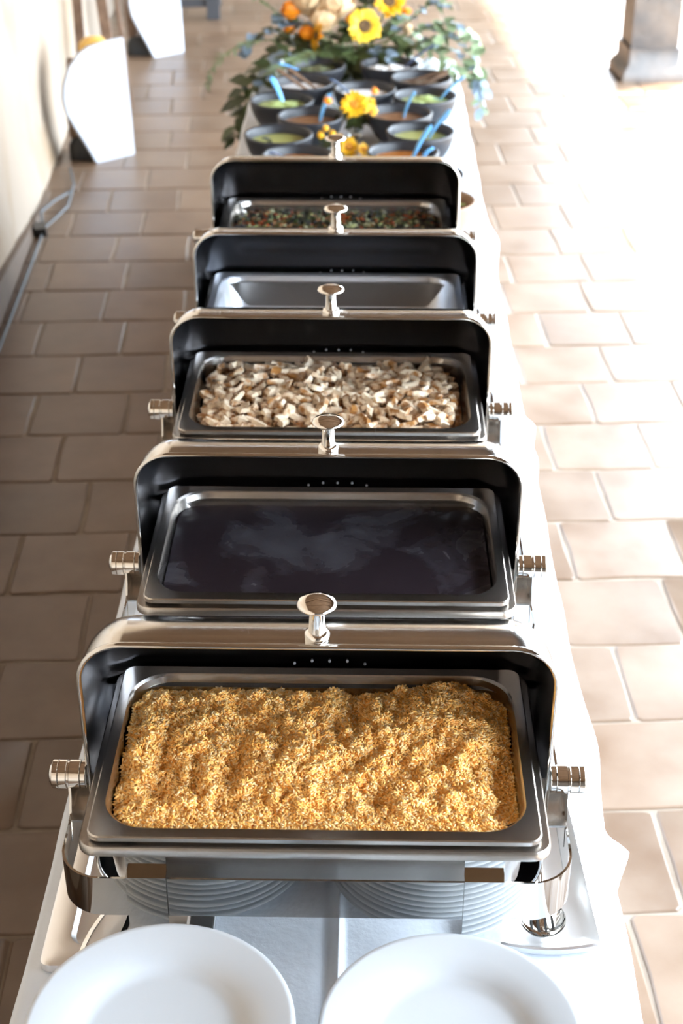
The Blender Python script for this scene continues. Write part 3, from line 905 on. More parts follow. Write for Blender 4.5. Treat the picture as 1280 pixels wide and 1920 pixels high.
for i, (k, x, y, mk, what, lab, amp, lump) in enumerate(BW):
    b = link('clay_bowl', bm_, None, (x, y, TZ + 0.003), (0, 0, i * 1.1))
    tag(b, lab, 'bowl', 'black clay bowls')
    BP[k] = (x, y)
    zl = 0.067
    rr_ = 0.0935
    R_ = []
    for q in range(15):
        f = q / 14
        ring = []
        for a in range(40):
            an_ = 2 * PI * a / 40
            X, Y_ = rr_ * max(f, 0.002) * math.cos(an_), rr_ * max(f, 0.002) * math.sin(an_)
            z = zl + amp * (1 - f * f) + amp * 0.9 * fbm(X, Y_, 30, i * 3.1, 2) * (1 - f ** 4)
            ring.append((X, Y_, z))
        R_.append(ring)
    s_ = MB().rings(R_, True).build({'guac': 'guacamole', 'gsalsa': 'green_salsa', 'bsalsa': 'brown_salsa', 'rsalsa': 'red_salsa', 'cream': 'white_cream', 'onion': 'chopped_onion', 'olive': 'green_peppers', 'dark': 'dark_sauce'}[mk], M[mk], None, (x, y, TZ + 0.003), angle=180)
    tag(s_, what + ' inside the ' + lab, 'salsa', kind='stuff')
    s_['label'] = (what + ' in the ' + lab.replace('black clay bowl', 'bowl'))
o = link('clay_bowl', bmb, None, (0.247, 4.075, TZ + 0.003)); tag(o, 'brown clay bowl right of the farthest chafing dish', 'bowl')
mb = MB(); mb.lathe([(0.0001, 0.066), (0.05, 0.064), (0.081, 0.060)], 32)
s_ = mb.build('mixed_salsa', M['rsalsa'], None, (0.247, 4.075, TZ + 0.003)); tag(s_, 'orange salsa filling the brown clay bowl', 'salsa', kind='stuff')
rr = random.Random(9)
mb = MB()
for k in range(40):
    a = rr.uniform(0, 2 * PI); r_ = 0.045 * math.sqrt(rr.random())
    mb.box((0.247 + 0.03 + r_ * math.cos(a), 4.085 + r_ * math.sin(a), TZ + 0.071 + rr.uniform(0, 0.006)), (0.012, 0.008, 0.003), rr.uniform(0, 3))
tag(mb.build('chopped_cilantro', M['guac'], smooth=False), 'chopped green herbs on the orange salsa in the brown bowl', 'herbs', kind='stuff')

# spoons: flattened handle from the food up over the rim
def spoon(a, b, m, lab, w_=0.0105, name='serving_spoon', group='blue plastic serving spoons'):
    a = Vector(a); b = Vector(b)
    root = empty(name, a)
    tag(root, lab, 'spoon', group)
    d = b - a; t_ = d.normalized(); side = t_.cross(Vector((0, 0, 1))).normalized(); nn = side.cross(t_)
    R_ = []
    n = 14
    for k in range(n):
        f = k / (n - 1)
        ww = w_ * (0.62 + 0.5 * f) if f < 0.93 else w_ * 1.12 * math.sqrt(max(0.02, 1 - ((f - 0.93) / 0.075) ** 2))
        c_ = d * f + nn * 0.006 * math.sin(PI * f)
        th = 0.0035
        R_.append([c_ + side * ww * math.cos(q * PI / 4) + nn * th * math.sin(q * PI / 4) for q in range(8)])
    MB().rings(R_, True, True, True).build('handle', m, root, angle=60)
    # bowl of the spoon, down in the food
    dn = -Vector((t_.x, t_.y, 0)).normalized()
    MB().lathe([(0.0001, -0.008), (0.012, -0.006), (0.019, 0.0), (0.0195, 0.001), (0.012, -0.004), (0.0001, -0.006)], 20, Matrix.Translation(dn * 0.016 + Vector((0, 0, 0.001)))).build('spoon_bowl', m, root)
    return root
spoon((-0.246, 5.125, 0.822), (-0.290, 5.19, 0.900), M['bluep'], 'light blue spoon standing in the left guacamole bowl')
spoon((-0.190, 5.53, 0.822), (-0.276, 5.425, 0.888), M['bluep'], 'light blue spoon leaning left from the back left bowl')
spoon((-0.117, 4.935, 0.815), (-0.085, 4.965, 0.905), M['bluep'], 'light blue spoon in brown salsa left of the sunflowers')
spoon((0.160, 4.985, 0.815), (0.196, 5.00, 0.902), M['bluep'], 'light blue spoon upright in brown salsa right of the sunflowers')
spoon((0.290, 5.19, 0.825), (0.372, 5.21, 0.900), M['bluep'], 'light blue spoon leaning right from the right guacamole bowl')
spoon((0.235, 4.75, 0.815), (0.303, 4.79, 0.900), M['bluep'], 'light blue spoon leaning right from the front right green salsa')
spoon((0.180, 4.545, 0.815), (0.237, 4.60, 0.905), M['bluep'], 'light blue spoon long and upright in the red-orange salsa')
spoon((0.200, 4.50, 0.815), (0.235, 4.415, 0.890), M['bluep'], 'light blue spoon tip nearest the farthest lid')
spoon((0.175, 5.62, 0.825), (0.284, 5.65, 0.905), M['slatep'], 'slate blue spoon leaning right from the onion bowl', group=None)
spoon((-0.020, 5.255, 0.822), (-0.092, 5.19, 0.895), M['slatep'], 'slate blue spoon leaning left from the sour cream bowl', group=None)
spoon((-0.262, 4.69, 0.815), (-0.280, 4.60, 0.862), M['darkp'], 'dark ladle handle hooked over the front left green salsa', group=None)
spoon((-0.205, 4.51, 0.815), (-0.250, 4.42, 0.872), M['slatep'], 'slate blue spoon handle beside the orange salsa bowl', group=None)

def wtongs(a, b, c_, d, lab):
    root = empty('wooden_tongs', a); tag(root, lab, 'tongs', 'wooden serving tongs')
    a = Vector(a)
    for p, q in ((a, Vector(b)), (Vector(c_), Vector(d))):
        p0 = p - a; q0 = q - a
        R_ = []
        t_ = (q0 - p0).normalized(); side = t_.cross(Vector((0, 0, 1))).normalized(); nn = side.cross(t_)
        for k in range(6):
            f = k / 5; ww = 0.009 - 0.003 * f
            cc = p0.lerp(q0, f)
            R_.append([cc + side * ww - nn * 0.003, cc + side * ww + nn * 0.003, cc - side * ww + nn * 0.003, cc - side * ww - nn * 0.003])
        MB().rings(R_, True, True, True).build('arm', M['woodt'], root, smooth=False)
wtongs((-0.279, 5.395, 0.875), (-0.165, 5.30, 0.822), (-0.240, 5.400, 0.875), (-0.140, 5.335, 0.822), 'brown wooden tongs resting in the left bowl')
wtongs((0.325, 5.42, 0.868), (0.175, 5.43, 0.822), (0.325, 5.39, 0.868), (0.21, 5.37, 0.822), 'brown wooden tongs resting in the right bowl')

# ------------------------------------------------------------ flowers
def petal_mesh(name, m, L, W, curl=0.15, tip=0.5):
    R_ = []
    for k, (f, w_) in enumerate(((0, 0.35), (0.25, 0.85), (0.5, 1.0), (0.75, 0.8), (0.93, 0.38), (1.0, 0.05))):
        z = curl * L * math.sin(f * PI * tip * 2) * 0.8
        hw = W / 2 * w_
        R_.append([(f * L, -hw, z + 0.08 * hw), (f * L, 0, z - 0.25 * hw), (f * L, hw, z + 0.08 * hw)])
    mb = MB()
    mb.rings(R_, False)
    return mb.mesh(name, m, True, 180)
def frame_mtx(nrm):
    return Vector(nrm).normalized().to_track_quat('Z', 'Y').to_euler()
pet_cache = {}
def daisy(name, c, nrm, R0, pm_, dm, lab, cat='flower', group=None, np_=15, dr=0.34, stem_to=None, layers=2):
    root = empty(name, c); root.rotation_euler = frame_mtx(nrm)
    tag(root, lab, cat, group)
    key = (pm_, round(R0, 3), dr)
    if key not in pet_cache: pet_cache[key] = petal_mesh('petal', M[pm_], R0 * (1 - dr * 0.75), R0 * 0.33, 0.16, 0.5)
    pm2 = pet_cache[key]
    for l in range(layers):
        for k in range(np_):
            a = 2 * PI * (k + 0.5 * l) / np_ + random.uniform(-0.08, 0.08)
            o = link('petal', pm2, root, (R0 * dr * 0.72 * math.cos(a), R0 * dr * 0.72 * math.sin(a), -0.003 * l), (0, 0, 0))
            o.rotation_euler = (Matrix.Rotation(a, 3, 'Z') @ Matrix.Rotation(random.uniform(-0.38, 0.08) - 0.05 + 0.16 * l, 3, 'Y')).to_euler()
            o.scale = (random.uniform(0.84, 1.08),) * 3
    rd_ = R0 * dr
    MB().lathe([(0.0001, 0.006), (rd_ * 0.4, 0.0065), (rd_ * 0.8, 0.0075), (rd_, 0.004), (rd_ * 1.02, -0.002), (rd_ * 0.6, -0.006), (0.0001, -0.008)], 24).build('flower_disc', M[dm], root)
    if stem_to is not None:
        inv = root.rotation_euler.to_matrix().inverted()
        e = inv @ (Vector(stem_to) - Vector(c))
        MB().tube([(0, 0, -0.006), (e * 0.3 + Vector((0, 0, -0.02))), e], 0.003, 6).build('stem', M['stem'], root)
    return root
V1 = Vector((0.0, 4.975, TZ + 0.003)); V2 = Vector((-0.03, 4.745, TZ + 0.003))
def vase(c, R0, H, lab):
    r = empty('glass_vase', c); tag(r, lab, 'vase', 'small glass vases')
    MB().lathe([(0.0001, 0.0), (R0 * 0.8, 0.0), (R0, 0.006), (R0, H * 0.6), (R0 * 0.72, H * 0.8), (R0 * 0.78, H), (R0 * 0.72, H), (R0 * 0.66, H * 0.8), (R0 * 0.93, H * 0.6), (R0 * 0.93, 0.008), (0.0001, 0.006)], 32).build('vase_body', M['glass'], r)
    MB().lathe([(0.0001, 0.0065), (R0 * 0.90, 0.0085), (R0 * 0.90, H * 0.5), (0.0001, H * 0.5)], 24).build('water', M['water'], r)
    return r
vase(V1, 0.027, 0.075, 'clear glass vase under the larger sunflower among the bowls')
vase(V2, 0.024, 0.03, 'low clear glass vase with orange blooms just behind the farthest lid')
daisy('sunflower', (-0.004, 4.955, 0.870), (0.0, -0.75, 0.75), 0.050, 'petaly', 'disco', 'yellow gerbera-like bloom in the glass vase between the bowls', group=None, np_=14, dr=0.28, stem_to=V1 + Vector((0, 0, 0.02)))
daisy('yellow_bloom', (0.052, 4.955, 0.848), (0.5, -0.8, 0.3), 0.026, 'petaly', 'disco', 'small yellow bloom drooping right of the larger vase bloom', np_=10, stem_to=V1 + Vector((0.005, 0, 0.02)))
daisy('yellow_bloom', (0.047, 4.985, 0.872), (0.5, -0.5, 0.8), 0.024, 'petaly', 'disco', 'yellow bloom at upper right of the larger vase bloom', np_=10, stem_to=V1 + Vector((0.005, 0, 0.02)))
daisy('yellow_bloom', (-0.018, 4.715, 0.800), (0.1, -0.7, 0.7), 0.036, 'petaly', 'disco', 'yellow bloom low over the second vase behind the farthest lid', np_=12, stem_to=V2 + Vector((0, 0, 0.01)))
daisy('yellow_bloom', (0.028, 4.70, 0.797), (0.5, -0.7, 0.5), 0.024, 'petaly', 'disco', 'rightmost small yellow bloom of the second vase', np_=10, stem_to=V2 + Vector((0, 0, 0.01)))
def button(c, R0, m, lab, stem_to, grp):
    root = empty('button_bloom', c); tag(root, lab, 'flower', grp)
    pm2 = pet_cache.setdefault(('bt', m), petal_mesh('petal', M[m], 0.012, 0.009, 0.3, 0.5))
    mb = MB().lathe([(0.0001, -R0 * 0.8), (R0 * 0.6, -R0 * 0.5), (R0 * 0.85, 0), (R0 * 0.6, R0 * 0.6), (0.0001, R0 * 0.85)], 14)
    mb.build('flower_centre', M[m], root)
    for k in range(16):
        th = math.acos(1 - 1.5 * (k + 0.5) / 16); ph_ = k * 2.4
        d = Vector((math.sin(th) * math.cos(ph_), math.sin(th) * math.sin(ph_), math.cos(th)))
        o = link('petal', pm2, root, d * R0 * 0.45)
        o.rotation_euler = (d + Vector((0, 0, 0.2))).to_track_quat('X', 'Z').to_euler()
        o.scale = (R0 / 0.017,) * 3
    e = Vector(stem_to) - Vector(c)
    MB().tube([(0, 0, 0), e * 0.5 + Vector((0, 0, -0.005)), e], 0.0018, 5).build('stem', M['stem'], root)
for c_, R0, lab in (((-0.090, 4.955, 0.882), 0.016, 'orange button bloom left of the larger vase bloom'), ((0.064, 5.0, 0.902), 0.014, 'orange button bloom right above the larger vase bloom'),):
    button(c_, R0, 'petalo', lab, V1 + Vector((0, 0, 0.06)), 'orange button blooms')
for c_, R0, lab in (((-0.092, 4.76, 0.846), 0.012, 'topmost orange button bloom of the second vase'), ((-0.108, 4.75, 0.826), 0.014, 'leftmost orange button bloom of the second vase'),
                    ((-0.070, 4.75, 0.832), 0.012, 'orange button bloom second from the left over the lid knob'), ((-0.046, 4.74, 0.820), 0.015, 'orange button bloom beside the yellow bloom of the second vase')):
    button(c_, R0, 'petaly', lab, V2 + Vector((0, 0, 0.02)), 'orange button blooms')

def leaf_mesh(m, L, W, roundish=False):
    R_ = []
    prof = ((0, 0.05), (0.15, 0.75), (0.4, 1.0), (0.7, 0.85), (0.92, 0.45), (1, 0.05)) if roundish else ((0, 0.05), (0.2, 0.7), (0.42, 1.0), (0.7, 0.62), (0.9, 0.22), (1, 0.02))
    for f, w_ in prof:
        hw = W / 2 * w_; z = -0.12 * L * f * f
        R_.append([(f * L, -hw, z + 0.15 * hw), (f * L, 0, z), (f * L, hw, z + 0.15 * hw)])
    return MB().rings(R_, False).mesh('leaf', M[m], True, 180)
LM = {'d': leaf_mesh('leafd', 0.055, 0.030), 'g': leaf_mesh('leafg', 0.045, 0.016), 'b': leaf_mesh('leafb', 0.036, 0.034, True), 'gb': leaf_mesh('leafg', 0.045, 0.040, True), 's': leaf_mesh('leafg', 0.022, 0.007)}
def branch(pts, kind, n, lab, grp, scale=1.0):
    pts = [Vector(p) for p in pts]
    root = empty('leafy_branch', pts[0]); tag(root, lab, 'foliage', grp)
    # Catmull style resample
    def at(f):
        g_ = f * (len(pts) - 1); i = min(int(g_), len(pts) - 2); t_ = g_ - i
        p0, p1, p2, p3 = pts[max(i - 1, 0)], pts[i], pts[i + 1], pts[min(i + 2, len(pts) - 1)]
        return 0.5 * ((2 * p1) + (p2 - p0) * t_ + (2 * p0 - 5 * p1 + 4 * p2 - p3) * t_ * t_ + (3 * p1 - p0 - 3 * p2 + p3) * t_ ** 3)
    cs = [at(k / 11) - pts[0] for k in range(12)]
    MB().tube(cs, [0.0028 * (1 - 0.6 * k / 11) for k in range(12)], 5).build('stem', M['stem'], root)
    n = int(n * 1.6); scale *= 1.25
    for k in range(n):
        f = 0.15 + 0.85 * (k + 0.5) / n
        p = at(min(f, 1)) - pts[0]; t_ = (at(min(f + 0.03, 1)) - at(f - 0.03)).normalized()
        s = 1 if k % 2 else -1
        side = t_.cross(Vector((random.uniform(-0.5, 0.5), random.uniform(-0.5, 0.5), 1))).normalized() * s
        d = (side + t_ * random.uniform(0.3, 0.9) + Vector((0, 0, random.uniform(-0.35, 0.35)))).normalized()
        kk = kind if isinstance(kind, str) and kind in LM else random.choice(kind)
        o = link('leaf', LM[kk], root, p)
        up = Vector((random.uniform(-0.5, 0.5), -0.6 + random.uniform(-0.4, 0.4), 1))
        xax = d; zax = (up - d * up.dot(d)).normalized(); yax = zax.cross(xax)
        o.rotation_euler = Matrix((xax, yax, zax)).transposed().to_euler()
        o.scale = (scale * random.uniform(0.75, 1.2),) * 3
    return root
# container of the large arrangement
VB = Vector((-0.02, 5.88, TZ + 0.003))
cbx = empty('flower_box', VB); tag(cbx, 'low dark wooden box holding the large sunflower arrangement', 'flower box')
mb = MB()
mb.rings([rrect(0.30, 0.14, 0.01, 0, 3), rrect(0.32, 0.16, 0.01, 0.075, 3), rrect(0.30, 0.14, 0.008, 0.075, 3), rrect(0.29, 0.13, 0.008, 0.02, 3)], True, True, True)
mb.build('box_body', M['woodbox'], cbx, angle=30)
MB().lathe([(0.0001, 0.068), (0.06, 0.068)], 20).build('foam', M['leafd'], cbx)
sb = VB + Vector((0, 0, 0.055))
daisy('sunflower', (0.027, 5.745, 0.948), (0.1, -0.92, 0.42), 0.068, 'petall', 'discb', 'large yellow sunflower with brown centre facing the table', np_=15, dr=0.36, stem_to=sb + Vector((0.02, 0, 0)))
daisy('sunflower', (0.118, 5.83, 1.020), (0.15, -0.7, 0.7), 0.066, 'petaly', 'discb', 'second sunflower cut by the top edge of the photo', np_=15, dr=0.36, stem_to=sb + Vector((0.05, 0, 0)))
daisy('sunflower', (-0.150, 5.75, 0.912), (-0.95, -0.3, 0.2), 0.058, 'petaly', 'discb', 'sunflower seen from the side below the cream roses', np_=14, dr=0.34, stem_to=sb + Vector((-0.05, 0, 0)))
def rose(c, R0, m, lab, grp, np_=42):
    root = empty('garden_rose', c); tag(root, lab, 'flower', grp)
    key = ('rose', m, R0)
    if key not in pet_cache:
        R_ = []
        for i in range(5):
            f = i / 4
            row = []
            for j in range(6):
                g_ = j / 5 - 0.5
                wdt = 0.75 * R0 * (0.5 + 0.6 * math.sin(PI * (0.15 + 0.7 * f)))
                row.append((0.12 * R0 * math.cos(g_ * 2) + 0.10 * R0 * math.sin(f * PI) + 0.10 * R0 * f * f, g_ * wdt * 1.6, (f - 0.2) * R0 * 0.75 + 0.05 * R0 * math.sin(j * 2.5)))
            R_.append(row)
        pet_cache[key] = MB().rings(R_, False).mesh('petal', M[m], True, 180)
    me = pet_cache[key]
    MB().lathe([(0.0001, -R0 * 0.7), (R0 * 0.5, -R0 * 0.45), (R0 * 0.62, 0), (R0 * 0.4, R0 * 0.4), (0.0001, R0 * 0.5)], 14).build('flower_centre', M[m], root)
    for k in range(np_):
        th = math.acos(1 - 1.35 * (k + 0.5) / np_); ph_ = k * 2.39996
        d = Vector((math.sin(th) * math.cos(ph_), math.sin(th) * math.sin(ph_), math.cos(th)))
        o = link('petal', me, root, d * R0 * 0.55)
        up = Vector((0, 0, 1)) - d * d.z
        if up.length < 0.05: up = Vector((0.5, 0.5, 0))
        up.normalize()
        o.rotation_euler = Matrix((d, up.cross(d), up)).transposed().to_euler()
        o.rotation_euler.rotate_axis('Y', random.uniform(0.1, 0.5))
        s = random.uniform(0.6, 0.9); o.scale = (s, s, s)
    e = sb - Vector(c)
    MB().tube([(0, 0, -R0 * 0.5), e * 0.6, e], 0.004, 6).build('stem', M['stem'], root)
rose((-0.180, 5.86, 1.005), 0.075, 'petalc', 'cream ruffled rose, left one of the pale cluster', 'cream garden roses')
rose((-0.082, 5.84, 1.0), 0.075, 'petalc', 'cream ruffled rose, right one of the pale cluster', 'cream garden roses')
rose((-0.125, 5.80, 0.950), 0.058, 'petalc', 'cream ruffled rose at the lower edge of the pale cluster', 'cream garden roses')
rose((-0.252, 5.85, 0.975), 0.042, 'petalo', 'burnt orange bloom at the left of the cream roses', 'orange roses')
rose((-0.255, 5.83, 0.915), 0.026, 'petalo', 'small burnt orange bloom below the left orange bloom', 'orange roses')
rose((-0.190, 5.79, 0.905), 0.034, 'petalo', 'burnt orange bloom below the cream roses', 'orange roses')
rose((-0.02, 5.84, 0.945), 0.030, 'petalo', 'orange bloom left of the large sunflower', 'orange roses')
rose((0.185, 5.86, 0.975), 0.020, 'petalo', 'small orange bloom at the right of the sunflowers', 'orange roses')
rose((0.19, 5.83, 0.915), 0.024, 'petalc', 'small peach bloom at the right above the napkin', 'cream garden roses')
G1, G2, G3 = 'foliage trailing left of the bouquet', 'foliage trailing right of the bouquet', 'foliage inside the bouquet'
br = [
 ([(-0.12, 5.85, 0.82), (-0.26, 5.76, 0.87), (-0.39, 5.68, 0.80), (-0.45, 5.64, 0.66), (-0.46, 5.62, 0.56)], 'd', 18, 'dark green branch hanging over the left table edge', G1, 1.15),
 ([(-0.12, 5.82, 0.82), (-0.27, 5.68, 0.85), (-0.37, 5.60, 0.79), (-0.42, 5.54, 0.68)], 'd', 15, 'shorter dark green branch hanging nearer the bowls on the left', G1, 1.0),
 ([(-0.12, 5.88, 0.82), (-0.28, 5.80, 0.88), (-0.42, 5.76, 0.88), (-0.53, 5.72, 0.82), (-0.57, 5.70, 0.74)], 's', 30, 'thin feathery twig reaching furthest left', G1, 1.3),
 ([(-0.12, 5.9, 0.84), (-0.24, 5.88, 0.93), (-0.33, 5.86, 0.99), (-0.40, 5.84, 1.05)], 'g', 14, 'sage twig rising to the upper left', G1, 0.8),
 ([(-0.10, 5.85, 0.82), (-0.22, 5.70, 0.86), (-0.30, 5.62, 0.86), (-0.34, 5.52, 0.79)], ['b', 'd'], 14, 'blue grey round leaved branch on the left', G1, 1.0),
 ([(-0.12, 5.86, 0.83), (-0.28, 5.84, 0.90), (-0.38, 5.82, 0.90), (-0.44, 5.80, 0.84)], ['b', 'd'], 14, 'mixed dark branch spreading left behind the bowls', G1, 0.95),
 ([(0.10, 5.85, 0.82), (0.25, 5.76, 0.88), (0.38, 5.70, 0.86), (0.46, 5.66, 0.76), (0.475, 5.65, 0.66)], ['gb', 'b', 'g'], 20, 'pale green branch hanging over the right table edge', G2, 1.0),
 ([(0.10, 5.88, 0.82), (0.26, 5.84, 0.92), (0.38, 5.82, 0.94), (0.46, 5.78, 0.86)], ['gb', 'b'], 18, 'blue green round leaved branch at the upper right', G2, 0.95),
 ([(0.10, 5.84, 0.82), (0.22, 5.74, 0.87), (0.30, 5.68, 0.87), (0.37, 5.60, 0.81)], 'g', 22, 'narrow leaved sage branch falling toward the right bowls', G2, 1.1),
 ([(0.10, 5.9, 0.84), (0.20, 5.9, 0.94), (0.28, 5.88, 1.0), (0.34, 5.86, 1.0)], ['g', 'b'], 14, 'twig rising to the right of the second sunflower', G2, 0.9),
 ([(0.08, 5.86, 0.82), (0.24, 5.80, 0.88), (0.35, 5.78, 0.90), (0.43, 5.74, 0.84), (0.45, 5.72, 0.74)], ['gb', 'g', 'b'], 20, 'middle branch of the right hand foliage', G2, 1.0),
 ([(0.0, 5.85, 0.82), (-0.03, 5.76, 0.85), (-0.08, 5.70, 0.84), (-0.12, 5.66, 0.82)], 'd', 14, 'dark leaves filling below the cream roses', G3, 1.0),
 ([(0.02, 5.85, 0.82), (0.06, 5.76, 0.85), (0.10, 5.72, 0.86), (0.13, 5.68, 0.84)], ['b', 'd'], 14, 'dark leaves filling below the large sunflower', G3, 1.0),
 ([(0.05, 5.88, 0.84), (0.10, 5.84, 0.92), (0.14, 5.82, 0.95), (0.17, 5.80, 0.97)], ['b', 'gb'], 14, 'pale leaves between the two sunflowers', G3, 0.9),
 ([(-0.06, 5.88, 0.84), (-0.06, 5.80, 0.90), (-0.03, 5.78, 0.92), (-0.02, 5.75, 0.91)], 'd', 14, 'dark leaves between the cream roses and the large sunflower', G3, 1.0),
 ([(-0.05, 5.88, 0.84), (-0.14, 5.80, 0.87), (-0.22, 5.78, 0.88), (-0.28, 5.76, 0.90)], 'd', 14, 'dark leaves under the orange blooms', G3, 1.0),
 ([(0.0, 5.9, 0.84), (-0.02, 5.9, 0.95), (0.03, 5.88, 1.0), (0.06, 5.86, 1.03)], 'd', 12, 'dark leaves at the top between sunflowers and roses', G3, 1.0),
 ([(0.0, 5.80, 0.82), (0.0, 5.74, 0.84), (-0.02, 5.70, 0.82), (-0.02, 5.67, 0.79)], 'd', 12, 'dark leaves hanging in the gap between the two back bowls', G3, 1.0),
 ([(-0.04, 5.82, 0.85), (-0.10, 5.77, 0.87), (-0.15, 5.74, 0.86), (-0.22, 5.72, 0.84)], 'd', 14, 'dark leaves low behind the back left bowl', G3, 1.0),
 ([(0.03, 5.84, 0.86), (0.10, 5.79, 0.90), (0.16, 5.77, 0.90), (0.20, 5.75, 0.88)], 'd', 14, 'dark leaves low behind the onion bowl', G3, 1.0),
 ([(-0.10, 5.88, 0.88), (-0.20, 5.86, 0.93), (-0.26, 5.84, 0.94), (-0.30, 5.82, 0.95)], ['d', 'b'], 14, 'leaves behind the orange blooms on the left', G3, 1.0),
 ([(0.0, 5.84, 0.82), (-0.15, 5.72, 0.86), (-0.22, 5.62, 0.86), (-0.30, 5.50, 0.84)], 's', 36, 'feathery grey green sprig lying above the left bowls', G1, 1.6)]
for a in br: branch(*a)
for a in [([V1 + Vector((0, 0, 0.05)), V1 + Vector((-0.02, -0.02, 0.09)), V1 + Vector((-0.05, -0.02, 0.085))], 'd', 9, 'dark leaves under the larger vase bloom, left', 'foliage in the vases', 0.6),
          ([V1 + Vector((0, 0, 0.05)), V1 + Vector((0.02, -0.02, 0.085)), V1 + Vector((0.055, -0.01, 0.06))], ['d', 'g'], 9, 'green leaves hanging right of the larger vase bloom', 'foliage in the vases', 0.6),
          ([V2 + Vector((0, 0, 0.02)), V2 + Vector((-0.03, 0, 0.05)), V2 + Vector((-0.075, -0.01, 0.045))], 'd', 9, 'leaves under the orange button blooms', 'foliage in the vases', 0.6),
          ([V1 + Vector((0, 0, 0.05)), V1 + Vector((0.0, -0.03, 0.075)), V1 + Vector((0.0, -0.055, 0.06))], 'd', 9, 'dark leaves hanging in front of the larger glass vase', 'foliage in the vases', 0.6)]:
    branch(*a)

# crumpled napkin beside the bouquet
V = []; F = []
for j in range(17):
    for i in range(17):
        x = (i / 16 - 0.5) * 0.20; y = (j / 16 - 0.5) * 0.15
        e = min(1, (0.5 - abs(i / 16 - 0.5)) * 6, (0.5 - abs(j / 16 - 0.5)) * 6)
        V.append((x, y, 0.012 + 0.05 * e * (0.55 + 0.6 * noise.noise(Vector((x * 22, y * 26, 2))))))
for j in range(16):
    for i in range(16):
        a = j * 17 + i; F.append((a, a + 1, a + 18, a + 17))
nb = len(V)
mb = MB().add(V, F)
# skirt so that the napkin rests on the cloth
edge = [i for i in range(17)] + [16 + 17 * j for j in range(1, 17)] + [16 * 17 + i for i in range(15, -1, -1)] + [17 * j for j in range(15, 0, -1)]
mb.rings([[V[k] for k in edge], [(V[k][0] * 1.02, V[k][1] * 1.02, 0.0) for k in edge]], True)
o = mb.build('napkin', M['napkin'], None, (0.225, 5.84, TZ + 0.004), angle=180)
tag(o, 'crumpled white napkin behind the onion bowl beside the foliage', 'napkin')

# ------------------------------------------------------------ things by the left wall
def curved_board(loc, rz, lab):
    prof = [(0.0, 0.0), (0.22, 0.0), (0.215, 0.2), (0.20, 0.563), (0.10, 0.559), (0.01, 0.549), (-0.051, 0.524), (-0.106, 0.47), (-0.140, 0.40), (-0.152, 0.338), (-0.14, 0.267), (-0.101, 0.189), (-0.056, 0.109), (-0.025, 0.05)]
    mb = MB()
    mb.rings([[(x, -0.012, z) for x, z in prof], [(x, 0.012, z) for x, z in prof]], True, True, True)
    o = mb.build('curved_board', M['white'], None, loc, angle=30)
    o.rotation_euler = (0, 0, rz)
    tag(o, lab, 'board', 'white boards by the left wall')
    return o
rzb = math.atan2(0.149, 0.161)
curved_board((-1.27, 7.10, 0), rzb, 'nearer white board with a curved left side standing by the wall')
curved_board((-1.251, 9.179, 0), rzb, 'farther white board with a curved side cut by the top of the photo')
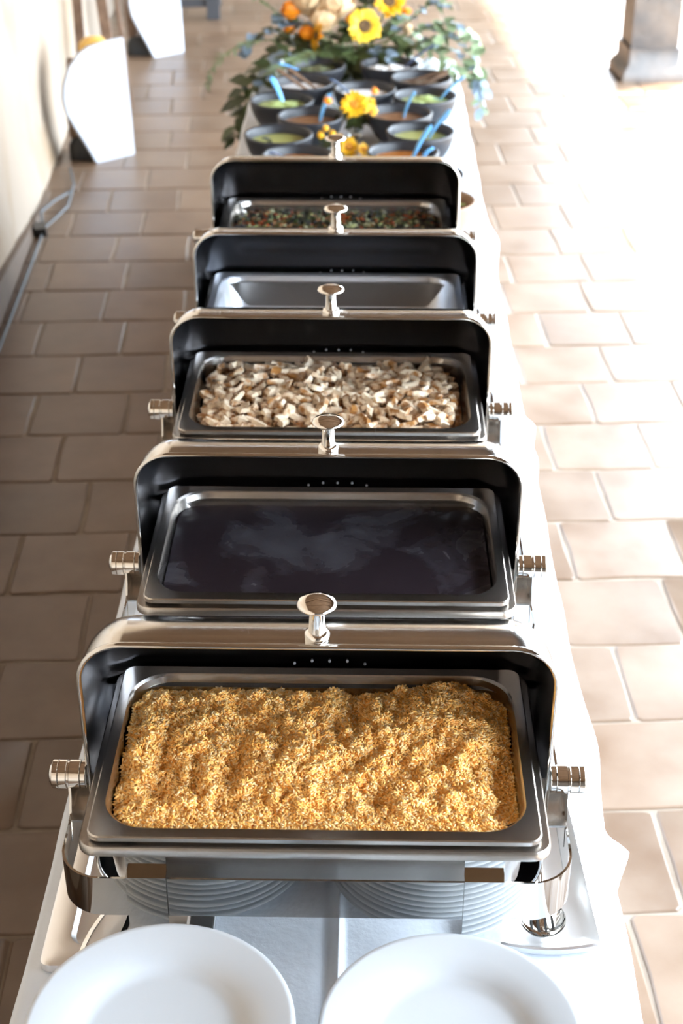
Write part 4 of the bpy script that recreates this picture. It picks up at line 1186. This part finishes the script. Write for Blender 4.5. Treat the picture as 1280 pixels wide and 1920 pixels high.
def stool(loc, lab, sc_=1.0):
    r = empty('wooden_stool', loc, A); tag(r, lab, 'stool', 'stools behind the white boards')
    MB().rings([rrect(0.17, 0.17, 0.04, 0, 4), rrect(0.17, 0.17, 0.04, 0.07, 4), rrect(0.12, 0.12, 0.03, 0.11, 4)], True, True, True).build('base', M['black'], r)
    MB().tube([(-0.045, -0.02, 0.10), (-0.05, -0.02, 0.28), (-0.035, -0.01, 0.47)], [0.034, 0.04, 0.026], 14).build('post', M['woodt'], r)
    MB().tube([(0.0, 0.03, 0.10), (0.06, 0.08, 0.47)], [0.02, 0.02], 10).build('post', M['woodt'], r)
    MB().lathe([(0.0001, 0.45), (0.06, 0.455), (0.075, 0.48), (0.07, 0.52), (0.045, 0.545), (0.0001, 0.552)], 26, Matrix.Translation((0.06, 0.08, 0))).build('seat', M['yellow'], r)
    return r
stool((-1.325, 7.215, 0), 'stool with a rounded yellow top behind the nearer white board')
stool((-1.335, 9.30, 0), 'stool with a black foot behind the farther white board')
# easel legs leaning by the wall
e = empty('wooden_easel', (-1.37, 7.95, 0), A); tag(e, 'tall brown wooden easel leaning by the wall behind the yellow-topped stool', 'easel')
for p, q, w_ in (((0.09, -0.02, 0), (-0.06, 0.10, 1.7), 0.055), ((-0.10, 0.10, 0), (-0.09, 0.14, 1.7), 0.05), ((0.15, 0.10, 0), (0.02, 0.14, 1.7), 0.02)):
    MB().rings([[(p[0] - w_ / 2, p[1] - 0.015, p[2]), (p[0] + w_ / 2, p[1] - 0.015, p[2]), (p[0] + w_ / 2, p[1] + 0.015, p[2]), (p[0] - w_ / 2, p[1] + 0.015, p[2])],
                [(q[0] - w_ / 2, q[1] - 0.015, q[2]), (q[0] + w_ / 2, q[1] - 0.015, q[2]), (q[0] + w_ / 2, q[1] + 0.015, q[2]), (q[0] - w_ / 2, q[1] + 0.015, q[2])]], True, True, True).build('leg', M['woodt'], e, smooth=False)
MB().box((0.01, 0.09, 0.8), (0.25, 0.025, 0.05)).build('crossbar', M['woodt'], e, smooth=False)
# dark bench at the far end
b = empty('bench', (-0.985, 10.25, 0), A); tag(b, 'dark grey wooden bench at the far end of the walkway', 'bench')
MB().box((0, 0, 0.21), (0.085, 0.085, 0.42)).build('leg', M['bench'], b, smooth=False)
MB().box((0, 0.42, 0.21), (0.085, 0.085, 0.42)).build('leg', M['bench'], b, smooth=False)
MB().box((-0.42, 0.42, 0.21), (0.085, 0.085, 0.42)).build('leg', M['bench'], b, smooth=False)
MB().box((-0.23, 0, 0.10), (0.38, 0.04, 0.05)).build('rail', M['bench'], b, smooth=False)
MB().box((-0.42, 0, 0.21), (0.085, 0.085, 0.42)).build('leg', M['bench'], b, smooth=False)
MB().box((-0.21, 0.21, 0.445), (0.56, 0.56, 0.045)).build('seat', M['bench'], b, smooth=False)
